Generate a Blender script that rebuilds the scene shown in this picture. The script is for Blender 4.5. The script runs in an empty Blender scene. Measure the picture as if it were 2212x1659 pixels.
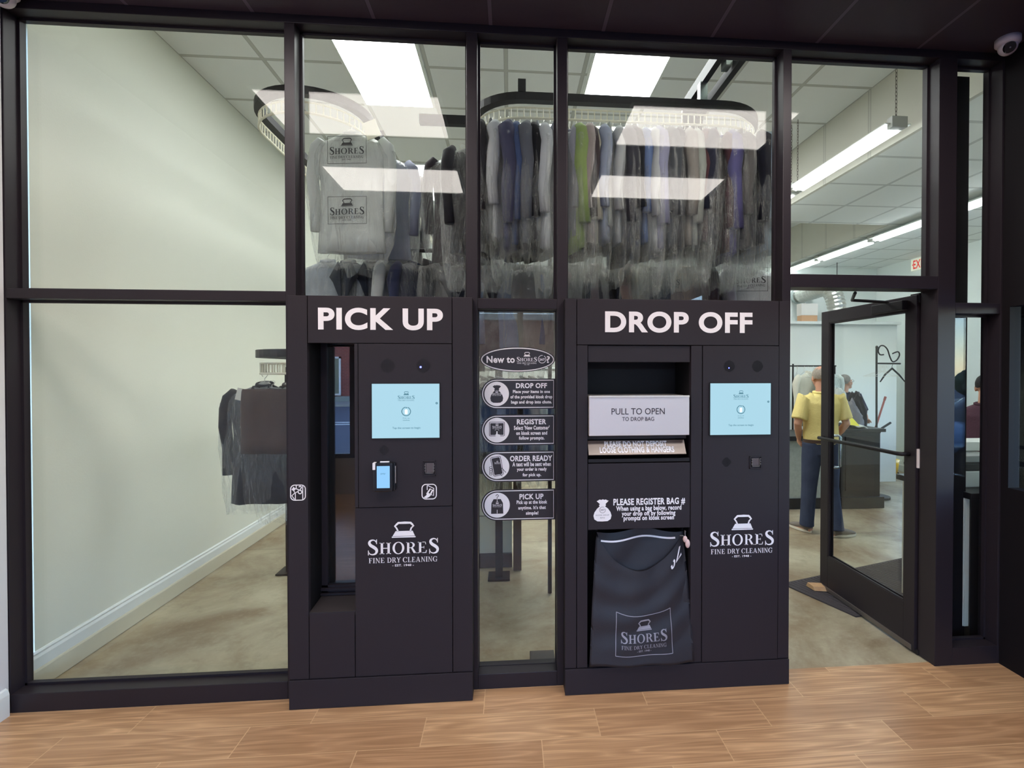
import bpy, bmesh, math, random
from mathutils import Vector, Matrix, noise
R = random.Random(7)
PI = math.pi
SC = bpy.context.scene
COL = SC.collection

# ------------------------------------------------------------------ camera
FPX, XP, YP, YAW, PIT = 1092.43, 1189.85, 813.06, 0.081203, 0.011538
CAM_Y, CAM_Z = -2.745, 1.73
cd = bpy.data.cameras.new('camera'); cam = bpy.data.objects.new('camera', cd); COL.objects.link(cam)
cd.sensor_fit = 'HORIZONTAL'; cd.sensor_width = 36.0; cd.lens = FPX / 2212 * 36.0
cd.shift_x = (1106 - XP) / 2212; cd.shift_y = (YP - 829.5) / 2212
cd.clip_start = 0.02; cd.clip_end = 400
cam.location = (0, CAM_Y, CAM_Z); cam.rotation_euler = (PI / 2 - PIT, 0, -YAW)
SC.camera = cam

def ray(px, py):
    x, z = (px - XP) / FPX, -(py - YP) / FPX
    y0 = math.cos(PIT) + math.sin(PIT) * z; z0 = -math.sin(PIT) + math.cos(PIT) * z
    cy, sy = math.cos(YAW), math.sin(YAW)
    return cy * x + sy * y0, -sy * x + cy * y0, z0
def at(px, py, Y):
    """point of the photograph on the plane y = Y -> (x, z)"""
    r = ray(px, py); t = (Y - CAM_Y) / r[1]
    return r[0] * t, CAM_Z + r[2] * t

# ------------------------------------------------------------------ world, exposure
W = bpy.data.worlds.new('sky'); SC.world = W; W.use_nodes = True
nt = W.node_tree; bg = nt.nodes['Background']
sky = nt.nodes.new('ShaderNodeTexSky'); sky.sky_type = 'NISHITA'; sky.sun_disc = False
sky.sun_elevation = math.radians(50); sky.sun_rotation = math.radians(200); sky.altitude = 300; sky.dust_density = 0.1; sky.ozone_density = 3.0
nt.links.new(sky.outputs[0], bg.inputs[0]); bg.inputs[1].default_value = 0.8
SC.view_settings.view_transform = 'Standard'
try: SC.view_settings.look = 'None'
except Exception: pass
SC.view_settings.gamma = 1.0; SC.view_settings.use_curve_mapping = False
SC.view_settings.exposure = 1.0
SC.cycles.transparent_max_bounces = 40
SC.cycles.max_bounces = 12; SC.cycles.diffuse_bounces = 7; SC.cycles.glossy_bounces = 4
SC.cycles.caustics_reflective = False; SC.cycles.caustics_refractive = False
SC.cycles.sample_clamp_indirect = 6.0

# ------------------------------------------------------------------ helpers
def lin(c):
    f = lambda v: v / 12.92 if v <= 0.04045 else ((v + 0.055) / 1.055) ** 2.4
    return tuple(f(v / 255.0) for v in c) + (1.0,)
MATS = {}
def mat(name, col=(200, 200, 200), rough=0.6, metal=0.0, spec=0.5, emit=None, estr=0, bump=None, vary=None, sheen=0):
    if name in MATS: return MATS[name]
    m = bpy.data.materials.new(name); m.use_nodes = True; MATS[name] = m
    n = m.node_tree; p = n.nodes['Principled BSDF']
    p.inputs['Base Color'].default_value = lin(col); p.inputs['Roughness'].default_value = rough
    p.inputs['Metallic'].default_value = metal; p.inputs['Specular IOR Level'].default_value = spec
    if sheen: p.inputs['Sheen Weight'].default_value = sheen
    if emit is not None:
        p.inputs['Emission Color'].default_value = lin(emit) if max(emit) > 1.01 else tuple(emit) + (1,)
        p.inputs['Emission Strength'].default_value = estr
    tc = None
    if bump or vary:
        tc = n.nodes.new('ShaderNodeTexCoord')
    if bump:
        nz = n.nodes.new('ShaderNodeTexNoise'); nz.inputs['Scale'].default_value = bump[0]; nz.inputs['Detail'].default_value = 4
        b = n.nodes.new('ShaderNodeBump'); b.inputs['Strength'].default_value = bump[1]; b.inputs['Distance'].default_value = 0.01
        n.links.new(tc.outputs['Object'], nz.inputs['Vector']); n.links.new(nz.outputs['Fac'], b.inputs['Height']); n.links.new(b.outputs[0], p.inputs['Normal'])
    if vary:
        nz = n.nodes.new('ShaderNodeTexNoise'); nz.inputs['Scale'].default_value = vary[0]; nz.inputs['Detail'].default_value = 5
        r = n.nodes.new('ShaderNodeMixRGB'); r.inputs[1].default_value = lin(col); r.inputs[2].default_value = lin(vary[1])
        n.links.new(tc.outputs['Object'], nz.inputs['Vector']); n.links.new(nz.outputs['Fac'], r.inputs[0]); n.links.new(r.outputs[0], p.inputs['Base Color'])
    return m

class NT:
    """tiny node-graph helper"""
    def __init__(s, m): s.t = m.node_tree
    def n(s, typ, ins=None, **kw):
        d = s.t.nodes.new(typ)
        for k, v in kw.items(): setattr(d, k, v)
        for k, v in (ins or {}).items():
            if isinstance(v, bpy.types.NodeSocket): s.t.links.new(v, d.inputs[k])
            else: d.inputs[k].default_value = v
        return d
    def m(s, op, a, b=None, c=None, clamp=False):
        ins = {0: a}
        if b is not None: ins[1] = b
        if c is not None: ins[2] = c
        d = s.n('ShaderNodeMath', ins, operation=op); d.use_clamp = clamp
        return d.outputs[0]
    def mix(s, f, a, b):
        d = s.n('ShaderNodeMixRGB', {0: f, 1: a, 2: b}); return d.outputs[0]

def setp(o, label=None, cat=None, group=None, kind=None):
    if label: o['label'] = label
    if cat: o['category'] = cat
    if group: o['group'] = group
    if kind: o['kind'] = kind
    return o
def thing(name, label, cat, loc=(0, 0, 0), group=None, kind=None):
    o = bpy.data.objects.new(name, None); COL.objects.link(o); o.location = loc; o.empty_display_size = 0.05
    return setp(o, label, cat, group, kind)
def origin(o):
    v = Vector((0, 0, 0))
    while o is not None: v += Vector(o.location); o = o.parent
    return v

class MB:
    def __init__(s): s.b = bmesh.new()
    def box(s, x0, x1, y0, y1, z0, z1, bev=0, M=None):
        m = Matrix.Translation(((x0 + x1) / 2, (y0 + y1) / 2, (z0 + z1) / 2)) @ Matrix.Diagonal((abs(x1 - x0), abs(y1 - y0), abs(z1 - z0), 1))
        if M is not None: m = M @ m
        r = bmesh.ops.create_cube(s.b, size=1, matrix=m)
        if bev:
            es = list({e for v in r['verts'] for e in v.link_edges})
            bmesh.ops.bevel(s.b, geom=es, offset=bev, segments=2, affect='EDGES', profile=0.6)
        return s
    def poly(s, pts):
        s.b.faces.new([s.b.verts.new(p) for p in pts]); return s
    def prism(s, pts, d):
        """pts: 3-D outline, d: extrusion vector"""
        d = Vector(d); a = [s.b.verts.new(p) for p in pts]; c = [s.b.verts.new(Vector(p) + d) for p in pts]
        s.b.faces.new(a); s.b.faces.new(c[::-1])
        for i in range(len(a)): s.b.faces.new([a[i], c[i], c[i - 1], a[i - 1]])
        return s
    def tube(s, pts, rad, n=8, cap=True, closed=False, flat=1.0):
        pts = [Vector(p) for p in pts]; N = len(pts); rings = []
        if not isinstance(rad, (list, tuple)): rad = [rad] * N
        prev = None
        for i, p in enumerate(pts):
            if closed: t = pts[(i + 1) % N] - pts[i - 1]
            else: t = pts[min(i + 1, N - 1)] - pts[max(i - 1, 0)]
            t.normalize()
            if prev is None:
                u = t.cross(Vector((0, 0, 1)))
                if u.length < 0.1: u = t.cross(Vector((0, 1, 0)))
            else: u = prev - t * prev.dot(t)
            u.normalize(); prev = u; v = t.cross(u)
            rings.append([s.b.verts.new(p + (u * math.cos(2 * PI * k / n) + v * math.sin(2 * PI * k / n) * flat) * rad[i]) for k in range(n)])
        s.skin(rings, cap, closed); return s
    def skin(s, rings, cap=True, closed=False):
        n = len(rings[0])
        for i in range(len(rings) - (0 if closed else 1)):
            a, c = rings[i], rings[(i + 1) % len(rings)]
            for k in range(n): s.b.faces.new([a[k], a[(k + 1) % n], c[(k + 1) % n], c[k]])
        if cap and not closed: s.b.faces.new(rings[0][::-1]); s.b.faces.new(rings[-1])
    def loft(s, secs, n=20, cap=True, side=(1, 0, 0)):
        """secs: (centre, a, b[, direction]) ellipses, a along side, b across"""
        cs = [Vector(q[0]) for q in secs]; rings = []; side = Vector(side)
        for i, q in enumerate(secs):
            t = cs[min(i + 1, len(cs) - 1)] - cs[max(i - 1, 0)]
            t.normalize(); u = side - t * side.dot(t)
            if u.length < 1e-3: u = Vector((0, 1, 0)) - t * t.y
            u.normalize(); v = t.cross(u)
            rings.append([s.b.verts.new(cs[i] + u * q[1] * math.cos(2 * PI * k / n) + v * q[2] * math.sin(2 * PI * k / n)) for k in range(n)])
        s.skin(rings, cap); return s
    def ell(s, c, rx, ry, rz, u=14, v=10, M=None):
        m = Matrix.Translation(c) @ (M if M is not None else Matrix.Identity(4)) @ Matrix.Diagonal((rx, ry, rz, 1))
        bmesh.ops.create_uvsphere(s.b, u_segments=u, v_segments=v, radius=1, matrix=m); return s
    def cyl(s, p0, p1, r0, r1=None, n=20):
        return s.tube([p0, p1], [r0, r0 if r1 is None else r1], n)
    def grid(s, f, nu, nv, close_u=False):
        V = [[s.b.verts.new(f(i / nu, j / nv)) for i in range(nu + (0 if close_u else 1))] for j in range(nv + 1)]
        for j in range(nv):
            for i in range(nu):
                k = (i + 1) % len(V[0]); s.b.faces.new([V[j][i], V[j][k], V[j + 1][k], V[j + 1][i]])
        return s
    def build(s, name, m=None, parent=None, smooth=False, label=None, norm=True):
        if norm: bmesh.ops.recalc_face_normals(s.b, faces=s.b.faces)
        if parent is not None: bmesh.ops.translate(s.b, vec=-origin(parent), verts=s.b.verts)
        me = bpy.data.meshes.new(name); s.b.to_mesh(me); s.b.free()
        if m is not None: me.materials.append(m)
        if smooth:
            for p in me.polygons: p.use_smooth = True
        o = bpy.data.objects.new(name, me); COL.objects.link(o)
        if parent is not None: o.parent = parent
        if label: o['label'] = label
        return o
def struct(o): o['kind'] = 'structure'; return o

# lettering ------------------------------------------------------------------
def text(mb, s, x0, x1, z0, z1, y, bold=0.0, fn=None):
    """sans lettering fitted into a box of the plane y"""
    cu = bpy.data.curves.new('t', 'FONT'); cu.body = s; cu.offset = bold; cu.resolution_u = 3 if (z1 - z0) < 0.05 else 8
    cu.space_character = 1.0 + bold * 2.2
    ob = bpy.data.objects.new('t', cu); COL.objects.link(ob)
    bpy.context.view_layer.update()
    me = bpy.data.meshes.new_from_object(ob)
    bpy.data.objects.remove(ob); bpy.data.curves.remove(cu)
    xs = [v.co.x for v in me.vertices]; ys = [v.co.y for v in me.vertices]
    a, b, c, d = min(xs), max(xs), min(ys), max(ys)
    vs = []
    for v in me.vertices:
        p = Vector((x0 + (v.co.x - a) / (b - a) * (x1 - x0), y, z0 + (v.co.y - c) / (d - c) * (z1 - z0)))
        vs.append(mb.b.verts.new(fn(p) if fn else p))
    for p in me.polygons:
        try: mb.b.faces.new([vs[i] for i in p.vertices])
        except ValueError: pass
    bpy.data.meshes.remove(me)
def stroke(pts, w):
    """flat ribbon outline through 2-D points with widths -> list of quads"""
    n = len(pts); L = []; Rr = []
    if not isinstance(w, (list, tuple)): w = [w] * n
    for i in range(n):
        ax, ay = pts[max(i - 1, 0)]; bx, by = pts[min(i + 1, n - 1)]
        dx, dy = bx - ax, by - ay; l = math.hypot(dx, dy) or 1
        nx, ny = -dy / l * w[i] / 2, dx / l * w[i] / 2
        L.append((pts[i][0] + nx, pts[i][1] + ny)); Rr.append((pts[i][0] - nx, pts[i][1] - ny))
    return [[L[i], L[i + 1], Rr[i + 1], Rr[i]] for i in range(n - 1)]
def smooth2(P, k=5):
    out = []
    for i in range(len(P) - 1):
        p0, p1, p2, p3 = P[max(i - 1, 0)], P[i], P[i + 1], P[min(i + 2, len(P) - 1)]
        for j in range(k):
            t = j / k
            out.append(tuple(0.5 * (2 * p1[d] + (p2[d] - p0[d]) * t + (2 * p0[d] - 5 * p1[d] + 4 * p2[d] - p3[d]) * t * t + (3 * p1[d] - p0[d] - 3 * p2[d] + p3[d]) * t ** 3) for d in range(len(p1))))
    out.append(P[-1]); return out
smooth3 = smooth2
def ring2(cx, cy, ro, ri, a0=0, a1=360, n=28):
    q = []
    for i in range(n):
        t0 = math.radians(a0 + (a1 - a0) * i / n); t1 = math.radians(a0 + (a1 - a0) * (i + 1) / n)
        q.append([(cx + ro[0] * math.cos(t0), cy + ro[1] * math.sin(t0)), (cx + ro[0] * math.cos(t1), cy + ro[1] * math.sin(t1)),
                  (cx + ri[0] * math.cos(t1), cy + ri[1] * math.sin(t1)), (cx + ri[0] * math.cos(t0), cy + ri[1] * math.sin(t0))])
    return q
def rect(x0, x1, y0, y1): return [(x0, y0), (x1, y0), (x1, y1), (x0, y1)]
TK, TN, SF = 0.165, 0.06, 0.055
def serif_glyph(c):
    def stem(x, w=TK, bot=True, top=True, e=0.085, y0=0, y1=1):
        q = [rect(x, x + w, y0, y1)]
        if bot: q.append(rect(x - e, x + w + e, y0, y0 + SF))
        if top: q.append(rect(x - e, x + w + e, y1 - SF, y1))
        return q
    if c == 'I': return stem(.09), .345
    if c == 'H': return stem(.09) + stem(.56) + [rect(.2, .6, .47, .54)], .82
    if c in 'EF':
        q = stem(.09) + [rect(.2, .58, .94, 1), [(.52, 1), (.58, 1), (.60, .76), (.56, .76)], rect(.2, .46, .48, .54), rect(.43, .47, .40, .62)]
        if c == 'E': q += [rect(.2, .60, 0, .06), [(.54, 0), (.62, 0), (.66, .26), (.61, .26)]]
        return q, (.70 if c == 'E' else .64)
    if c == 'L': return stem(.09) + [rect(.2, .58, 0, .06), [(.52, 0), (.60, 0), (.64, .28), (.59, .28)]], .68
    if c == 'T': return stem(.28, top=False) + [rect(.02, .71, .94, 1), [(.02, 1), (.08, 1), (.05, .74), (.01, .74)], [(.65, 1), (.71, 1), (.72, .74), (.68, .74)]], .74
    if c == 'O': return ring2(.46, .5, (.44, .515), (.27, .455)), .92
    if c in 'CG':
        q = ring2(.46, .5, (.44, .515), (.27, .455), 42, 318) + [rect(.755, .80, .66, .99), rect(.74, .78, .05, .25)]
        if c == 'G': q += stem(.64, w=.15, bot=False, top=False, y1=.44) + [rect(.54, .86, .40, .45)]
        return q, .88
    if c == 'D': return stem(.09, e=.07) + ring2(.30, .5, (.54, .5), (.37, .44), -90, 90, 18) + [rect(.2, .31, .94, 1), rect(.2, .31, 0, .06)], .88
    if c == 'R': return stem(.09, e=.07) + ring2(.34, .735, (.33, .265), (.17, .21), -90, 90, 16) + [rect(.2, .35, .945, 1), rect(.2, .35, .47, .525), [(.36, .50), (.52, .50), (.80, .0), (.60, .0)], rect(.62, .86, 0, .05)], .84
    if c == 'N': return stem(.12, w=.06) + stem(.66, w=.06, bot=False) + [[(.06, 1), (.24, 1), (.72, 0), (.62, 0)]], .84
    if c == 'A': return [[(.36, 1), (.44, 1), (.16, 0), (.09, 0)], [(.36, 1), (.48, 1), (.80, 0), (.61, 0)], rect(.22, .6, .30, .36), rect(.0, .27, 0, .05), rect(.52, .88, 0, .05)], .88
    if c == 'Y': return stem(.30, top=False, y1=.5) + [[(.04, 1), (.22, 1), (.47, .45), (.30, .45)], [(.62, 1), (.70, 1), (.46, .45), (.38, .5)], rect(-.04, .30, .95, 1), rect(.54, .80, .95, 1)], .76
    if c == 'S':
        P = [(.50, .80, .05), (.44, .91, .06), (.30, .955, .075), (.16, .89, .12), (.12, .76, .15), (.2, .62, .18), (.34, .52, .19), (.48, .40, .18), (.53, .26, .15), (.47, .11, .12), (.31, .045, .08), (.15, .09, .06), (.07, .22, .05)]
        s = smooth2(P, 4)
        return stroke([p[:2] for p in s], [p[2] for p in s]) + [rect(.50, .545, .70, .99), rect(.04, .085, .01, .31)], .62
    return [], .30
def serif_text(s, x0, x1, z0, z1, gap=.07):
    q = []; x = 0
    for c in s:
        g, w = serif_glyph(c)
        q += [[(x + a, b) for a, b in f] for f in g]; x += w + gap
    x -= gap
    return [[(x0 + a / x * (x1 - x0), z0 + b * (z1 - z0)) for a, b in f] for f in q]
def iron_icon(x0, x1, z0):
    w = x1 - x0; f = lambda P: [(x0 + a * w, z0 + b * w * .68) for a, b in P]
    H = [(.27, .38), (.20, .60), (.13, .73), (.22, .86), (.27, .93), (.55, .94), (.79, .93), (.84, .86), (.91, .73), (.82, .60), (.77, .38)]
    Wd = [.07, .07, .08, .10, .13, .15, .13, .10, .08, .07, .07]
    return [f(rect(0, 1, 0, .075)), f([(.03, .10), (.97, .10), (.88, .42), (.16, .42)])] + [f(p) for p in stroke(H, [a for a in Wd])]
def logo2d(x0, x1, z0, fine=True, est=True, box=False):
    w = x1 - x0; X = lambda a: x0 + a * w; Z = lambda a: z0 + a * w
    q = []
    for s, a, b, c, d in (('S', 0, .153, .168, .395), ('H', .168, .33, .182, .344), ('O', .345, .517, .178, .348), ('R', .535, .69, .182, .344), ('E', .70, .835, .182, .344), ('S', .85, 1, .168, .395)):
        q += serif_text(s, X(a), X(b), Z(c), Z(d))
    q += iron_icon(X(.34), X(.67), Z(.41))
    if fine: q += serif_text('FINE', X(.02), X(.24), Z(.057), Z(.13)) + serif_text('DRY', X(.275), X(.46), Z(.057), Z(.13)) + serif_text('CLEANING', X(.49), X(.975), Z(.057), Z(.13))
    if box:
        a, b, c, d, t = X(-.07), X(1.07), Z(-.09), Z(.70), .012 * w
        q += [rect(a, b, c, c + t), rect(a, b, d - t, d), rect(a, a + t, c, d), rect(b - t, b, c, d)]
    return q
def quads(mb, q, y, fn=None):
    for f in q:
        P = [Vector((a, y, b)) for a, b in f]
        try: mb.b.faces.new([mb.b.verts.new(fn(p) if fn else p) for p in P])
        except ValueError: pass
def logo(mb, x0, x1, z0, y, fn=None, box=False, est=True):
    quads(mb, logo2d(x0, x1, z0, box=box), y, fn)
    if est:
        w = x1 - x0; text(mb, '- EST. 1948 -', x0 + .345 * w, x0 + .645 * w, z0, z0 + .032 * w, y, .02, fn)
def rrect2(x0, x1, y0, y1, r, n=6):
    P = []
    for cx, cy, a in ((x1 - r, y1 - r, 0), (x0 + r, y1 - r, 90), (x0 + r, y0 + r, 180), (x1 - r, y0 + r, 270)):
        for i in range(n + 1):
            t = math.radians(a + 90 * i / n); P.append((cx + r * math.cos(t), cy + r * math.sin(t)))
    return P
def outline2(P, w): return stroke([P[-1]] + P + [P[0], P[1]], w)[1:-1]

# ------------------------------------------------------------------ materials
BLACK = mat('black_powder_coat', (41, 35, 40), .52, spec=.28, bump=(900, .05))
BLACK2 = mat('black_recess', (20, 18, 20), .6, spec=.3)
FRAME = mat('dark_bronze_frame', (40, 34, 39), .42, spec=.28)
VINYL = mat('white_vinyl', (238, 232, 236), .5)
VBLACK = mat('black_vinyl', (44, 38, 42), .45)
PRINT = mat('black_print', (40, 40, 42), .6)
STEEL = mat('brushed_steel', (222, 210, 206), .42, metal=.6, bump=(60, .03))
DSTEEL = mat('dull_steel', (120, 112, 108), .35, metal=.7)
CHROME = mat('zinc', (190, 200, 200), .25, metal=.9)
WHITE_WALL = mat('white_wall_paint', (222, 224, 212), .7, bump=(90, .06))
HALL_WALL = mat('hall_wall_paint', (226, 232, 230), .7, bump=(90, .06))
TRIMW = mat('white_trim_paint', (226, 230, 228), .4)
BLKTRIM = mat('black_wall_paint', (24, 21, 24), .6, spec=.15)
DARKM = mat('black_track_steel', (28, 25, 28), .5, spec=.3)
CREAM = mat('cream_plastic', (226, 222, 200), .45)
PANEL_W = mat('white_led_panel', (250, 250, 250), .5, emit=(.97, 1.0, 1.0), estr=6.9)
PANEL_V = mat('warm_led_panel', (250, 245, 240), .5, emit=(1.0, .93, .87), estr=7)
TUBE = mat('fluorescent_tube', (250, 255, 255), .5, emit=(.93, 1.0, 1.0), estr=11)
WIRE = mat('white_wire', (222, 222, 214), .35, metal=.3)

def glass_mat(name, f0=.021, tint=(.975, .985, .975)):
    m = bpy.data.materials.new(name); m.use_nodes = True; t = m.node_tree; t.nodes.clear(); g = NT(m)
    geo = g.n('ShaderNodeNewGeometry')
    dot = g.n('ShaderNodeVectorMath', {0: geo.outputs['Normal'], 1: geo.outputs['Incoming']}, operation='DOT_PRODUCT')
    c = g.m('SUBTRACT', 1.0, g.m('ABSOLUTE', dot.outputs['Value']))
    F = g.m('ADD', g.m('MULTIPLY', g.m('POWER', c, 5.0), 1 - f0), f0, clamp=True)
    tr = g.n('ShaderNodeBsdfTransparent', {0: tint + (1,)}); gl = g.n('ShaderNodeBsdfGlossy', {'Roughness': 0.0, 'Color': (1, 1, 1, 1)})
    mx = g.n('ShaderNodeMixShader', {0: F, 1: tr.outputs[0], 2: gl.outputs[0]})
    o = g.n('ShaderNodeOutputMaterial', {0: mx.outputs[0]})
    return m
GLASS = glass_mat('clear_glass')
GLASS2 = glass_mat('coated_slot_glass', .075, (.9, .9, .9)); GLASS3 = glass_mat('blue_tinted_sidelight_glass', .03, (.93, .95, .95))

def plastic_mat(name, milk=.085, gloss=.045, tint=(.995, .997, .993)):
    m = bpy.data.materials.new(name); m.use_nodes = True; t = m.node_tree; t.nodes.clear(); g = NT(m)
    tc = g.n('ShaderNodeTexCoord')
    mp = g.n('ShaderNodeMapping', {'Vector': tc.outputs['Object'], 'Scale': (9, 9, 2.6)})
    nz = g.n('ShaderNodeTexNoise', {'Vector': mp.outputs[0], 'Scale': 2.2, 'Detail': 6.0, 'Distortion': 1.2})
    bp = g.n('ShaderNodeBump', {'Height': nz.outputs['Fac'], 'Strength': 1.0, 'Distance': .05})
    geo = g.n('ShaderNodeNewGeometry')
    dot = g.n('ShaderNodeVectorMath', {0: bp.outputs[0], 1: geo.outputs['Incoming']}, operation='DOT_PRODUCT')
    c = g.m('SUBTRACT', 1.0, g.m('ABSOLUTE', dot.outputs['Value']))
    edge = g.m('POWER', c, 3.0)
    oz = g.n('ShaderNodeSeparateXYZ', {0: tc.outputs['Object']}).outputs[2]
    gather = g.m('MULTIPLY', g.m('MULTIPLY', g.m('ADD', oz, .17), 7.0, clamp=True), .7)
    tr = g.n('ShaderNodeBsdfTransparent', {0: tint + (1,)})
    gl = g.n('ShaderNodeBsdfGlossy', {'Roughness': .12, 'Color': (.97, .98, .97, 1), 'Normal': bp.outputs[0]})
    df = g.n('ShaderNodeBsdfDiffuse', {'Color': (.94, .95, .92, 1), 'Normal': bp.outputs[0]})
    tl = g.n('ShaderNodeBsdfTranslucent', {'Color': (.94, .95, .92, 1)})
    d2 = g.n('ShaderNodeMixShader', {0: .6, 1: df.outputs[0], 2: tl.outputs[0]})
    m1 = g.n('ShaderNodeMixShader', {0: g.m('ADD', g.m('ADD', milk, gather), g.m('MULTIPLY', edge, .35), clamp=True), 1: tr.outputs[0], 2: d2.outputs[0]})
    m2 = g.n('ShaderNodeMixShader', {0: g.m('ADD', .05, g.m('MULTIPLY', edge, gloss * 3), clamp=True), 1: m1.outputs[0], 2: gl.outputs[0]})
    g.n('ShaderNodeOutputMaterial', {0: m2.outputs[0]})
    return m
FILM = plastic_mat('clear_garment_film')
FILM2 = plastic_mat('milky_garment_film', .15, .08)

def wood_floor():
    m = bpy.data.materials.new('wood_look_plank_tile'); m.use_nodes = True; g = NT(m); p = m.node_tree.nodes['Principled BSDF']
    tc = g.n('ShaderNodeTexCoord'); sp = g.n('ShaderNodeSeparateXYZ', {0: tc.outputs['Object']})
    X, Y = sp.outputs[0], sp.outputs[1]; L, Wd = .842, .2
    ry = g.m('DIVIDE', g.m('MULTIPLY', Y, -1.0), Wd); row = g.m('FLOOR', ry); fy = g.m('SUBTRACT', ry, row)
    rx = g.m('DIVIDE', g.m('SUBTRACT', X, g.m('ADD', g.m('MULTIPLY', row, .5613), -.133)), L); col = g.m('FLOOR', rx); fx = g.m('SUBTRACT', rx, col)
    idv = g.n('ShaderNodeCombineXYZ', {0: row, 1: col}); wn = g.n('ShaderNodeTexWhiteNoise', {0: idv.outputs[0]}, noise_dimensions='3D')
    off = g.n('ShaderNodeVectorMath', {0: wn.outputs['Color'], 1: (37, 53, 11)}, operation='MULTIPLY')
    v = g.n('ShaderNodeVectorMath', {0: tc.outputs['Object'], 1: off.outputs[0]}, operation='ADD')
    mp = g.n('ShaderNodeMapping', {'Vector': v.outputs[0], 'Scale': (.62, 7, 1)})
    n1 = g.n('ShaderNodeTexNoise', {'Vector': mp.outputs[0], 'Scale': 1.3, 'Detail': 2.0, 'Distortion': .35})
    rings = g.m('FRACT', g.m('MULTIPLY', n1.outputs['Fac'], 8.0)); rings = g.m('SUBTRACT', 1.0, g.m('POWER', g.m('ABSOLUTE', g.m('SUBTRACT', g.m('MULTIPLY', rings, 2.0), 1.0)), 1.6))
    mp2 = g.n('ShaderNodeMapping', {'Vector': v.outputs[0], 'Scale': (2, 110, 1)})
    n2 = g.n('ShaderNodeTexNoise', {'Vector': mp2.outputs[0], 'Scale': 1.0, 'Detail': 4.0})
    n3 = g.n('ShaderNodeTexNoise', {'Vector': v.outputs[0], 'Scale': 2.5, 'Detail': 3.0})
    base = g.mix(wn.outputs['Value'], lin((224, 180, 136)), lin((192, 148, 110)))
    c = g.mix(g.m('MULTIPLY', rings, .5), base, lin((140, 98, 64)))
    c = g.mix(g.m('MULTIPLY', g.m('SUBTRACT', n2.outputs['Fac'], .38, clamp=True), 1.6), c, lin((136, 96, 64)))
    c = g.mix(g.m('MULTIPLY', g.m('SUBTRACT', n3.outputs['Fac'], .45, clamp=True), .9), c, lin((206, 164, 124)))
    gx = g.m('MINIMUM', fx, g.m('SUBTRACT', 1.0, fx)); gy = g.m('MINIMUM', fy, g.m('SUBTRACT', 1.0, fy))
    gr = g.m('MAXIMUM', g.m('LESS_THAN', gx, .0024), g.m('LESS_THAN', gy, .009))
    c = g.mix(gr, c, lin((212, 174, 132)))
    m.node_tree.links.new(c, p.inputs['Base Color']); p.inputs['Roughness'].default_value = .33
    rr = g.m('ADD', .28, g.m('MULTIPLY', n2.outputs['Fac'], .14)); m.node_tree.links.new(rr, p.inputs['Roughness'])
    bp = g.n('ShaderNodeBump', {'Height': gr, 'Strength': .25, 'Distance': -.002}); m.node_tree.links.new(bp.outputs[0], p.inputs['Normal'])
    return m
def concrete():
    m = bpy.data.materials.new('sealed_concrete'); m.use_nodes = True; g = NT(m); p = m.node_tree.nodes['Principled BSDF']
    tc = g.n('ShaderNodeTexCoord'); sp = g.n('ShaderNodeSeparateXYZ', {0: tc.outputs['Object']})
    n1 = g.n('ShaderNodeTexNoise', {'Vector': tc.outputs['Object'], 'Scale': 1.3, 'Detail': 8.0, 'Roughness': .62, 'Distortion': .6})
    n2 = g.n('ShaderNodeTexNoise', {'Vector': tc.outputs['Object'], 'Scale': 5.5, 'Detail': 8.0, 'Roughness': .7})
    n3 = g.n('ShaderNodeTexNoise', {'Vector': tc.outputs['Object'], 'Scale': 34.0, 'Detail': 5.0})
    f1 = g.m('MULTIPLY', g.m('SUBTRACT', n1.outputs['Fac'], .36), 3.6, clamp=True)
    c = g.mix(f1, lin((134, 114, 88)), lin((182, 174, 148)))
    f2 = g.m('MULTIPLY', g.m('SUBTRACT', n2.outputs['Fac'], .5), 2.4, clamp=True)
    c = g.mix(g.m('MULTIPLY', f2, .75), c, lin((112, 94, 72)))
    f3 = g.m('MULTIPLY', g.m('SUBTRACT', n3.outputs['Fac'], .55), 3.0, clamp=True)
    c = g.mix(g.m('MULTIPLY', f3, .35), c, lin((196, 186, 162)))
    gxm = g.m('MULTIPLY', g.m('ABSOLUTE', g.m('SUBTRACT', sp.outputs[0], 4.25)), 1.0); gym = g.m('ABSOLUTE', g.m('SUBTRACT', sp.outputs[1], 2.35))
    cut = g.m('LESS_THAN', g.m('MINIMUM', g.m('ADD', gxm, 0.0), gym), .006)
    c = g.mix(g.m('MULTIPLY', cut, .55), c, lin((70, 62, 50)))
    m.node_tree.links.new(c, p.inputs['Base Color'])
    m.node_tree.links.new(g.m('ADD', .22, g.m('MULTIPLY', n2.outputs['Fac'], .3)), p.inputs['Roughness'])
    bp = g.n('ShaderNodeBump', {'Height': n3.outputs['Fac'], 'Strength': .08, 'Distance': .004}); m.node_tree.links.new(bp.outputs[0], p.inputs['Normal'])
    return m
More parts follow.
